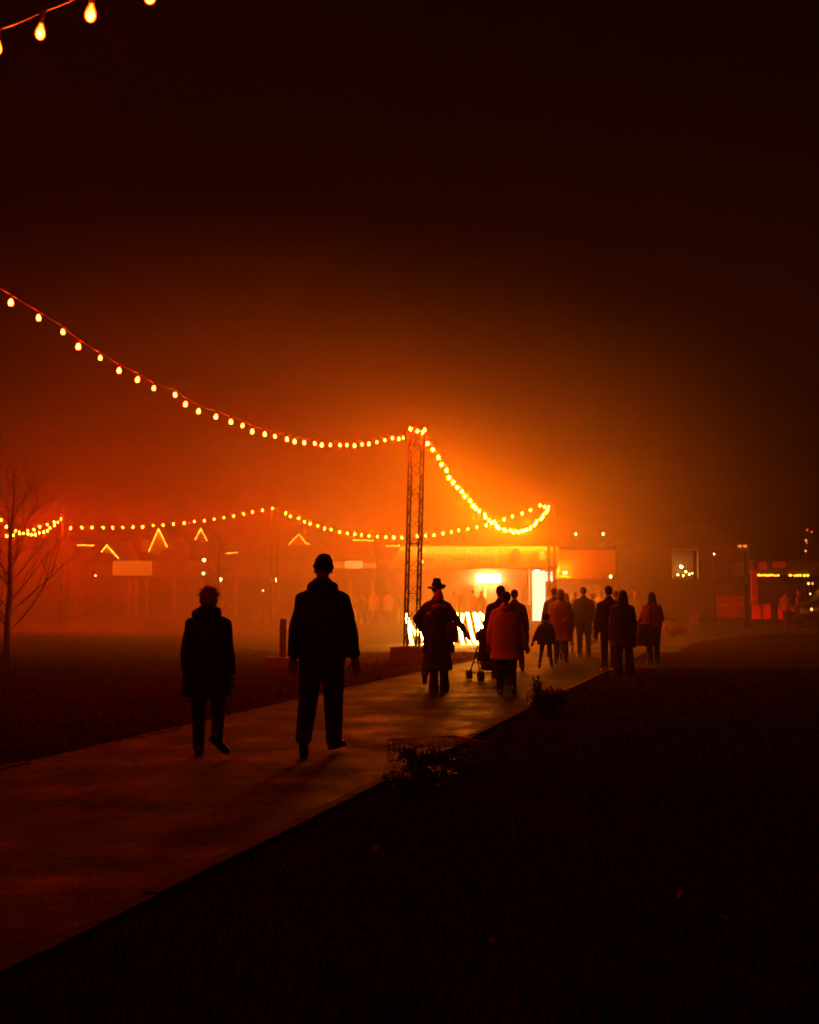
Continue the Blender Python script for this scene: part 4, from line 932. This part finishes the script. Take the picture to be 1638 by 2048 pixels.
    # head wear and hair
    for kind, hm in ([head] if isinstance(head[0], str) else head):
        bm = bmesh.new()
        if kind == 'beanie':
            ell(bm, hp(0, -.010, .030), .049*H*hs, .060*H*hs, .048*H*hs, Rh); ell(bm, hp(0, -.016, .052), .040*H*hs, .048*H*hs, .032*H*hs, Rh)
            for k in range(16):
                a = 2*pi*k/16; a2 = 2*pi*(k+1)/16; q = lambda a: hp(cos(a)*.044, sin(a)*.053-.006, .014-.010*sin(a)*-1)
                capsule(bm, q(a), q(a2), .0115*H*hs, .0115*H*hs, 7)
            fuse(mk('beanie', bm, M[hm], root, True), vox*1.2, 2)
        elif kind == 'beanie_tall':
            ell(bm, hp(0, -.010, .030), .048*H*hs, .058*H*hs, .046*H*hs, Rh); ell(bm, hp(0, -.026, .064), .036*H*hs, .042*H*hs, .034*H*hs, Rh)
            ell(bm, hp(0, -.010, .006), .0485*H*hs, .060*H*hs, .034*H*hs, Rh)
            fuse(mk('beanie', bm, M[hm], root, True), vox*1.2, 2)
        elif kind == 'hat':
            ell(bm, hp(0, -.004, .046), .047*H, .055*H, .046*H, Rh); capsule(bm, hp(0, -.03, .088), hp(0, .03, .088), .026*H, .024*H, 10)
            mk('hat_crown', bm, M[hm], root, True)
            cr = root.children[-1] if root.children else None
            bm = bmesh.new(); n_ = 36; r0 = []; r1_ = []; r2_ = []; r3 = []
            for k in range(n_):
                a = 2*pi*k/n_; dzz = .016*cos(2*a); t_ = Matrix.Rotation(radians(-7), 3, 'Y')
                for lst, rr, zz in ((r0, .040, .024), (r1_, .088, .026+dzz), (r2_, .088, .021+dzz), (r3, .040, .018)):
                    v = t_ @ Vector((cos(a)*rr, sin(a)*rr*1.1, zz)); lst.append(bm.verts.new(hp(*v)))
            for A_, B_ in ((r0, r1_), (r1_, r2_), (r2_, r3), (r3, r0)):
                for k in range(n_): bm.faces.new((A_[k], B_[k], B_[(k+1) % n_], A_[(k+1) % n_]))
            bmesh.ops.recalc_face_normals(bm, faces=bm.faces[:]); mk('hat_brim', bm, M[hm], root, True)
            bm = bmesh.new(); ell(bm, hp(0, -.012, -.002), .046*H, .050*H, .034*H, Rh); fuse(mk('hair', bm, M['hair_dark'], root, True), vox, 2)
        elif kind == 'hair_short':
            ell(bm, hp(0, -.012, .022), .048*H*hs, .056*H*hs, .048*H*hs, Rh); ell(bm, hp(0, -.026, -.010), .040*H*hs, .034*H*hs, .034*H*hs, Rh)
            fuse(mk('hair', bm, M[hm], root, True), vox, 2)
        elif kind == 'hair_fluffy':
            ell(bm, hp(0, -.012, .020), .054*H, .060*H, .050*H, Rh); ell(bm, hp(0, -.024, -.014), .056*H, .046*H, .040*H, Rh); r = random.Random(3)
            for k in range(46):
                a = r.uniform(0, 2*pi); z = r.uniform(-.4, 1); q = sqrt(max(0, 1-z*z)); c = hp(cos(a)*q*.050, sin(a)*q*.056-.012, .014+z*.046); ell(bm, c, .012*H, .012*H, .010*H, None, 8, 6)
            fuse(mk('hair', bm, M[hm], root, True), vox, 1)
            bm = bmesh.new()                       # loose flyaway strands
            for k in range(320):
                a = r.uniform(0, 2*pi); z = r.uniform(-.2, 1); q = sqrt(max(0, 1-z*z)); n3 = Vector((cos(a)*q, sin(a)*q, z)); c = hp(n3.x*.054, n3.y*.06-.012, .016+n3.z*.050)
                e = c+(n3+Vector((r.uniform(-.8, .8), r.uniform(-.8, .8), r.uniform(-.5, .6)))).normalized()*H*r.uniform(.010, .024); tube(bm, [c, c.lerp(e, .5)+Vector((0, 0, .003)), e], .0013, 3)
            mk('loose_strands', bm, M[hm], root)
        elif kind == 'hair_long':
            ell(bm, hp(0, -.012, .020), .050*H, .058*H, .050*H, Rh); prev = hp(0, -.030, .0)
            for s in (-.030, -.010, .010, .030):
                capsule(bm, hp(s, -.030, .0), hp(s*1.5, -.048, -.110), .026*H, .018*H, 10)
            for s in (-1, 1): capsule(bm, hp(s*.038, -.008, .0), hp(s*.050, -.02, -.085), .018*H, .013*H, 10)
            fuse(mk('hair', bm, M[hm], root, True), vox, 2)
        elif kind == 'ponytail':
            ell(bm, hp(0, -.012, .020), .049*H, .057*H, .048*H, Rh); ell(bm, hp(0, -.030, -.008), .042*H, .036*H, .034*H, Rh)
            ell(bm, hp(0, -.066, .006), .018*H, .018*H, .018*H)
            tube(bm, [hp(0, -.064, .0), hp(.002, -.088, -.05), hp(.0, -.092, -.12), hp(-.006, -.088, -.19)], [.014*H, .015*H, .012*H, .004*H], 8)
            fuse(mk('hair', bm, M[hm], root, True), vox*.8, 1)
        elif kind == 'hood':
            ell(bm, hp(0, -.012, .016), .056*H*hs, .066*H*hs, .060*H*hs, Rh); ell(bm, hp(0, -.020, -.030), .058*H*hs, .056*H*hs, .044*H*hs, Rh)
            fuse(mk('hood', bm, M[hm], root, True), vox, 2)
        elif kind == 'helmet':
            ell(bm, hp(0, -.008, .020), .056*H*hs, .062*H*hs, .052*H*hs, Rh); fuse(mk('bobble_hat', bm, M[hm], root, True), vox, 1)
    return root, f
def handbag(px, py, Y, w, h, label, strap_to=None, m='leather', loc=None):
    q = loc or P(px, py, Y); t = empty('handbag', q, label, 'bag')
    bm = bmesh.new(); loft(bm, [(0, 0, 0, w*.42, .05), (0, 0, .02, w*.5, .06), (0, 0, h*.6, w*.47, .05), (0, 0, h, w*.40, .025)], 20, 3); mk('pouch', bm, M[m], t, True)
    bm = bmesh.new(); pts = [Vector((-w*.36, 0, h*.95))]
    e = (Vector(strap_to)-Vector(q)) if strap_to else Vector((0, 0, h+.22))
    pts += [e+Vector((-.03, 0, -.02)), e, e+Vector((.03, 0, -.02)), Vector((w*.36, 0, h*.95))]; tube(bm, pts, .011, 6); mk('strap', bm, M[m], t, True)
    return t

# the two nearest
person(416, 11.45, 1.60, 'woman at left in a long black padded coat, fluffy auburn hair rimmed with light', facing=4, arms=((11, 4, 22, 6), (9, -4, 4, 1)),
       legs=((6, 2, 0.5, 6), (-17, 30, 8.5, 30)), build=1.03, coat=('coat_black', .345, .150, .138), sleeve=.040, trousers=('trouser_dark', .050, .034), head=('hair_fluffy', 'hair_red'), near=True, scarf='coat_black', hood=1.25, yaw=-6, lean=2)
person(645, 11.55, 1.865, 'tall man in black jacket and beanie, the largest figure, walking away', facing=2, arms=((13.5, 1, 5, 9), (15, -3, 5, 5)),
       legs=((-15, 19, 2.0, 4, 42), (8, 3, 0.6, 18)), build=1.06, coat=('coat_black', .488, .121, .130), sleeve=.040, trousers=('trouser_dark', .058, .041), head=('beanie', 'beanie_black'), near=True, hood=1.12, yaw=-22, lean=1)
# pair in front of the letters
hatman, hf = person(874, 21.0, 1.80, 'man in a wide brimmed hat walking beside the truss tower, one arm swinging out', facing=3, arms=((38, -10, 30, 62), (33, -6, 12, -2)),
       legs=((-18, 24, 7, 4), (6, 4, 1, 6)), build=1.05, coat=('coat_brown', .40, .138, .132), sleeve=.036, head=('hat', 'felt'), yaw=30, lean=1)
lady, lf = person(878, 19.5, 1.61, 'woman in red beanie, long dark coat and flared trousers beside the man in the hat', facing=-3, arms=((10, 4, 12, 4), (10, 4, 14, 4)),
       legs=((-3, 2, 1.0, 6), (6, 3, 1.0, 6)), build=.98, coat=('coat_brown', .215, .140, .112), sleeve=.034, trousers=('jeans', .042, .032), flare=.7, shoes='shoe_pale', head=[('beanie_tall', 'beanie_red'), ('hair_short', 'hair_dark')], scarf='coat_red', lean=2)
sp = P(874, 1212, 19.2)
handbag(903, 1284, 19.45, .22, .32, 'brown shoulder bag at the right hip of the woman in the red beanie', strap_to=(sp.x, 19.32, sp.z))
# trio with the pushchair
pusher, pf = person(1002, 21.3, 1.78, 'bareheaded man in a dark jacket pushing the pushchair, left behind the woman in orange', facing=-6, arms=((6, 34, 28, 6), (12, 34, 28, 6)),
       legs=((-22, 34, 2, 4), (16, 4, 2, 4)), build=1.08, coat=('coat_brown', .47, .120, .130), head=('hair_short', 'hair_dark'), lean=3)
person(1029, 25.6, 1.73, 'man half hidden behind the woman in orange, only his right side showing', facing=0, coat=('coat_brown', .46, .120, .128), head=('hair_short', 'hair_dark'), legs=((9, 3, 2, 4), (-10, 10, 3, 6)))
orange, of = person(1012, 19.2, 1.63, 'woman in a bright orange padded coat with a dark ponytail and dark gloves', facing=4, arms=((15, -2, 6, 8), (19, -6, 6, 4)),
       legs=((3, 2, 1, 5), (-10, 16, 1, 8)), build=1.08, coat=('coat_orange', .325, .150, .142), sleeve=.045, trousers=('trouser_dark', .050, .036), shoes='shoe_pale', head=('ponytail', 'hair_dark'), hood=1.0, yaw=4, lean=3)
# child and the group around it
person(1091, 26.6, 1.20, 'small child in a dark jacket striding with one arm out, below the hooded walker', facing=10, arms=((26, -8, 6, 2), (12, 6, 20, 8)),
       legs=((-24, 10, 6, 8), (20, 12, 5, 6)), build=1.08, kids=1.4, coat=('coat_black', .43, .150, .142), sleeve=.042, trousers=('trouser_dark', .045, .030), head=('helmet', 'beanie_black'), group='people walking towards the lights')
person(1108, 31.0, 1.84, 'dark haired walker leftmost of the middle cluster, behind the hooded one', facing=0, coat=('coat_brown', .44, .130, .132), head=('hair_short', 'hair_dark'))
hd, hdf = person(1121, 28.6, 1.76, 'walker in a long hooded tan coat, right behind the child', facing=2, arms=((13, 2, 10, 6), (13, 4, 18, 6)), coat=('coat_tan', .30, .150, .140), sleeve=.044, build=1.08, head=('hood', 'coat_tan'), legs=((-8, 6, 2, 4), (10, 3, 3, 6)))
handbag(1134, 1254, 28.3, .24, .22, 'brown bag at the side of the hooded walker', strap_to=tuple(P(1134, 1205, 28.35)))
person(1149, 37.5, 1.70, 'distant walker between the hooded coat and the broad shouldered man', facing=4, coat=('coat_grey', .42, .125, .125), head=('hair_short', 'hair_fair'))
person(1167, 31.6, 1.84, 'broad shouldered man in a dark jacket with legs together, centre of the crowd', facing=0, arms=((15, 4, 14, 8), (15, 4, 14, 8)), coat=('coat_black', .50, .125, .140), build=1.12, legs=((3, 1, 0.5, 6), (-2, 2, .5, 6)), head=('hair_short', 'hair_dark'))
person(1132, 34.0, 1.70, 'walker overlapping the hooded coat on its right, nearer than the distant one', facing=-3, coat=('coat_brown', .43, .130, .130), head=('hair_long', 'hair_dark'))
person(1185, 38.5, 1.66, 'dim walker seen over the right shoulder of the broad shouldered man', facing=-4, coat=('coat_grey', .44, .12, .122), head=('hair_short', 'hair_dark'))
person(1200, 39.5, 1.78, 'walker in a pale coat glimpsed between the two dark men', facing=6, coat=('coat_pale', .38, .128, .125), head=('hair_short', 'hair_fair'))
person(1218, 25.2, 1.80, 'tall dark man at left of the long haired woman, pale shoe catching light', facing=-3, arms=((12, 0, 8, 5), (9, 2, 8, 4)), coat=('coat_brown', .45, .125, .132), build=1.05, legs=((-9, 10, 4, 8), (9, 3, 1, 4)), shoes='shoe_pale', head=('hair_short', 'hair_dark'))
person(1246, 24.2, 1.70, 'long haired woman in a knee length dark coat close beside the tall dark man', facing=2, arms=((9, 2, 6, 3), (8, -2, 6, 2)), coat=('coat_brown', .32, .150, .122), trousers=('trouser_dark', .052, .040), flare=.5, head=('hair_long', 'hair_dark'), legs=((6, 3, 1, 4), (-6, 8, 1, 4)))
person(1304, 28.4, 1.70, 'long haired person standing apart at right, a wide dark bag at the hip', facing=-4, arms=((16, 14, 60, 10), (13, 14, 60, 10)), coat=('coat_red', .50, .130, .132), sleeve=.042, trousers=('trouser_dark', .062, .040), build=1.08, head=('hair_long', 'hair_dark'), legs=((-4, 2, -.5, 4), (6, 4, 2, 6)))
handbag(1290, 1292, 28.2, .38, .52, 'wide dark sack-like bag carried by the person standing apart', strap_to=tuple(P(1297, 1206, 28.2)), m='rubber')
person(1232, 33.0, 1.76, 'walker glimpsed between the heads of the tall dark man and the long haired woman', facing=3, coat=('coat_black', .44, .128, .130), head=('hair_short', 'hair_dark'))
person(1271, 47.0, 1.72, 'faint faraway walker behind, between the long haired woman and the one standing apart', facing=0, coat=('coat_grey', .40, .125, .125), head=('hair_short', 'hair_fair'))
# faint figures around the entrance
fx = [(722, 59, 1.75, 'coat_grey', 'faint pale figure far left of the truss tower, just right of the tall man'), (746, 58, 1.80, 'coat_pale', 'pale coated figure second from the left in the mist beside the truss tower'), (776, 58.5, 1.74, 'coat_pale', 'pale coated figure closest to the truss tower on its left'),
      (806, 60, 1.70, 'coat_grey', 'dim figure directly behind the left side of the truss tower'), (908, 57, 1.70, 'coat_tan', 'figure in the glow just right of the brimmed hat'), (924, 59, 1.80, 'coat_grey', 'grey figure in the glow midway between the hat and the lamp'),
      (944, 56, 1.74, 'coat_tan', 'figure in the glow under the left end of the lamp'), (962, 58, 1.68, 'coat_grey', 'grey figure under the lamp, left of the bareheaded man')]
for i, (px, Y, H, c, lab) in enumerate(fx):
    person(px, Y, H, lab, facing=rnd.uniform(-60, 60), coat=(c, .40, .128, .125), head=('hair_short', 'hair_fair' if i % 2 else 'hair_dark'), group='people waiting by the entrance')
for i, (px, Y, H, lab) in enumerate(((1571, 56.5, 1.7, 'person in a dark coat at the red lit kiosk, left of the counter end'), (1600, 55.5, 1.78, 'person with a scarf at the right end of the kiosk counter near the van'))):
    person(px, Y, H, lab, facing=30-70*i, coat=('coat_red', .42, .125, .125), head=('hair_short', 'hair_dark'), group='people at the kiosk')

# pushchair in front of the bareheaded man
pc = P(966, 1250, 22.0); pr = empty('pushchair', (pc.x+.12, 22.3, zg(22)+.004), 'folding pushchair pushed ahead of the bareheaded man, left wheel showing', 'pushchair', None, radians(14))
def tb(name, pls, r, m='steel'):
    bm = bmesh.new()
    for pl in pls: tube(bm, pl, r, 6)
    return mk(name, bm, M[m], pr, True)
tb('frame', [[(s*.21, -.42, 1.0), (s*.22, -.30, .92), (s*.24, .10, .42), (s*.25, .42, .10)] for s in (-1, 1)] + [[(s*.25, -.30, .10), (s*.24, -.02, .52), (s*.22, .12, .60)] for s in (-1, 1)] + [[(-.24, -.05, .45), (.24, -.05, .45)], [(-.25, -.28, .14), (.25, -.28, .14)], [(-.25, .40, .13), (.25, .40, .13)], [(-.24, -.2, .24), (.24, .2, .34)], [(.24, -.2, .24), (-.24, .2, .34)]], .013)
tb('handle', [[(s*.21, -.42, 1.0), (s*.21, -.50, 1.01), (s*.19, -.54, .99)] for s in (-1, 1)], .018, 'rubber')
bm = bmesh.new(); loft(bm, [(0, .0, .36, .19, .14), (0, -.02, .45, .21, .16), (0, -.06, .62, .20, .10), (0, -.10, .86, .18, .07)], 18, 3); mk('seat', bm, M['coat_brown'], pr, True)
bm = bmesh.new(); ell(bm, (0, .02, .82), .24, .26, .17); mk('canopy', bm, M['coat_brown'], pr, True)
bm = bmesh.new(); loft(bm, [(0, -.10, .20, .16, .10), (0, -.10, .36, .19, .13)], 16, 3); mk('basket', bm, M['coat_grey'], pr, True)
for s in (-1, 1):
    for yy, rr in ((-.30, .10), (.42, .09)):
        for o_ in (-.028, .028):
            bm = bmesh.new(); tube(bm, [(s*.25+o_-.014, yy, rr), (s*.25+o_+.014, yy, rr)], rr, 18); w = mk('wheel', bm, M['rubber'], pr)
            bm = bmesh.new(); tube(bm, [(s*.25+o_-.017, yy, rr), (s*.25+o_+.017, yy, rr)], rr*.45, 10); mk('hub', bm, M['steel'], w)

# ------------------------------------------------------------ the air
hz_ = bpy.data.materials.new('haze_air'); hz_.use_nodes = True; t = hz_.node_tree; t.nodes.remove(t.nodes['Principled BSDF'])
pv = t.nodes.new('ShaderNodeVolumePrincipled'); pv.inputs['Color'].default_value = (0.92, 0.76, 0.58, 1); pv.inputs['Density'].default_value = HAZE; pv.inputs['Anisotropy'].default_value = 0.1
t.links.new(pv.outputs[0], t.nodes['Material Output'].inputs['Volume'])
hb = mk('haze', BOX(-95, 95, -12, 130, -1.0, HAZE_TOP), hz_); hb['kind'] = 'stuff'; hb['label'] = 'thin night mist filling the whole place'
# added so the glow gathers in the centre: smoke round the lights at the end of the path, thinning towards its edge
sm = bpy.data.materials.new('added_fog'); sm.use_nodes = True; t = sm.node_tree; t.nodes.remove(t.nodes['Principled BSDF'])
pv = t.nodes.new('ShaderNodeVolumePrincipled'); pv.inputs['Color'].default_value = (0.92, 0.76, 0.58, 1); pv.inputs['Anisotropy'].default_value = 0.1
tc = t.nodes.new('ShaderNodeTexCoord'); gr = t.nodes.new('ShaderNodeTexGradient'); gr.gradient_type = 'SPHERICAL'
ml = t.nodes.new('ShaderNodeMath'); ml.operation = 'MULTIPLY'; ml.inputs[1].default_value = EXTRA_FOG
t.links.new(tc.outputs['Object'], gr.inputs[0]); pw = t.nodes.new('ShaderNodeMath'); pw.operation = 'POWER'; pw.inputs[1].default_value = 1.35; t.links.new(gr.outputs['Fac'], pw.inputs[0])
ns = t.nodes.new('ShaderNodeTexNoise'); ns.inputs['Scale'].default_value = 2.6; ns.inputs['Detail'].default_value = 2; t.links.new(tc.outputs['Object'], ns.inputs['Vector'])
mr = t.nodes.new('ShaderNodeMapRange'); mr.inputs[1].default_value = .3; mr.inputs[2].default_value = .7; mr.inputs[3].default_value = .55; mr.inputs[4].default_value = 1.45; t.links.new(ns.outputs['Fac'], mr.inputs[0])
m2 = t.nodes.new('ShaderNodeMath'); m2.operation = 'MULTIPLY'; t.links.new(pw.outputs[0], m2.inputs[0]); t.links.new(mr.outputs[0], m2.inputs[1]); t.links.new(m2.outputs[0], ml.inputs[0])
t.links.new(ml.outputs[0], pv.inputs['Density']); t.links.new(pv.outputs[0], t.nodes['Material Output'].inputs['Volume'])
bm = bmesh.new(); bmesh.ops.create_icosphere(bm, subdivisions=4, radius=1.0); so = mk('fogbank', bm, sm); so.location = (-5.0, 43.5, 2.0); so.scale = (20.5, 27, 11.5); so['kind'] = 'stuff'; so['label'] = 'added smoke round the lights at the end of the path'
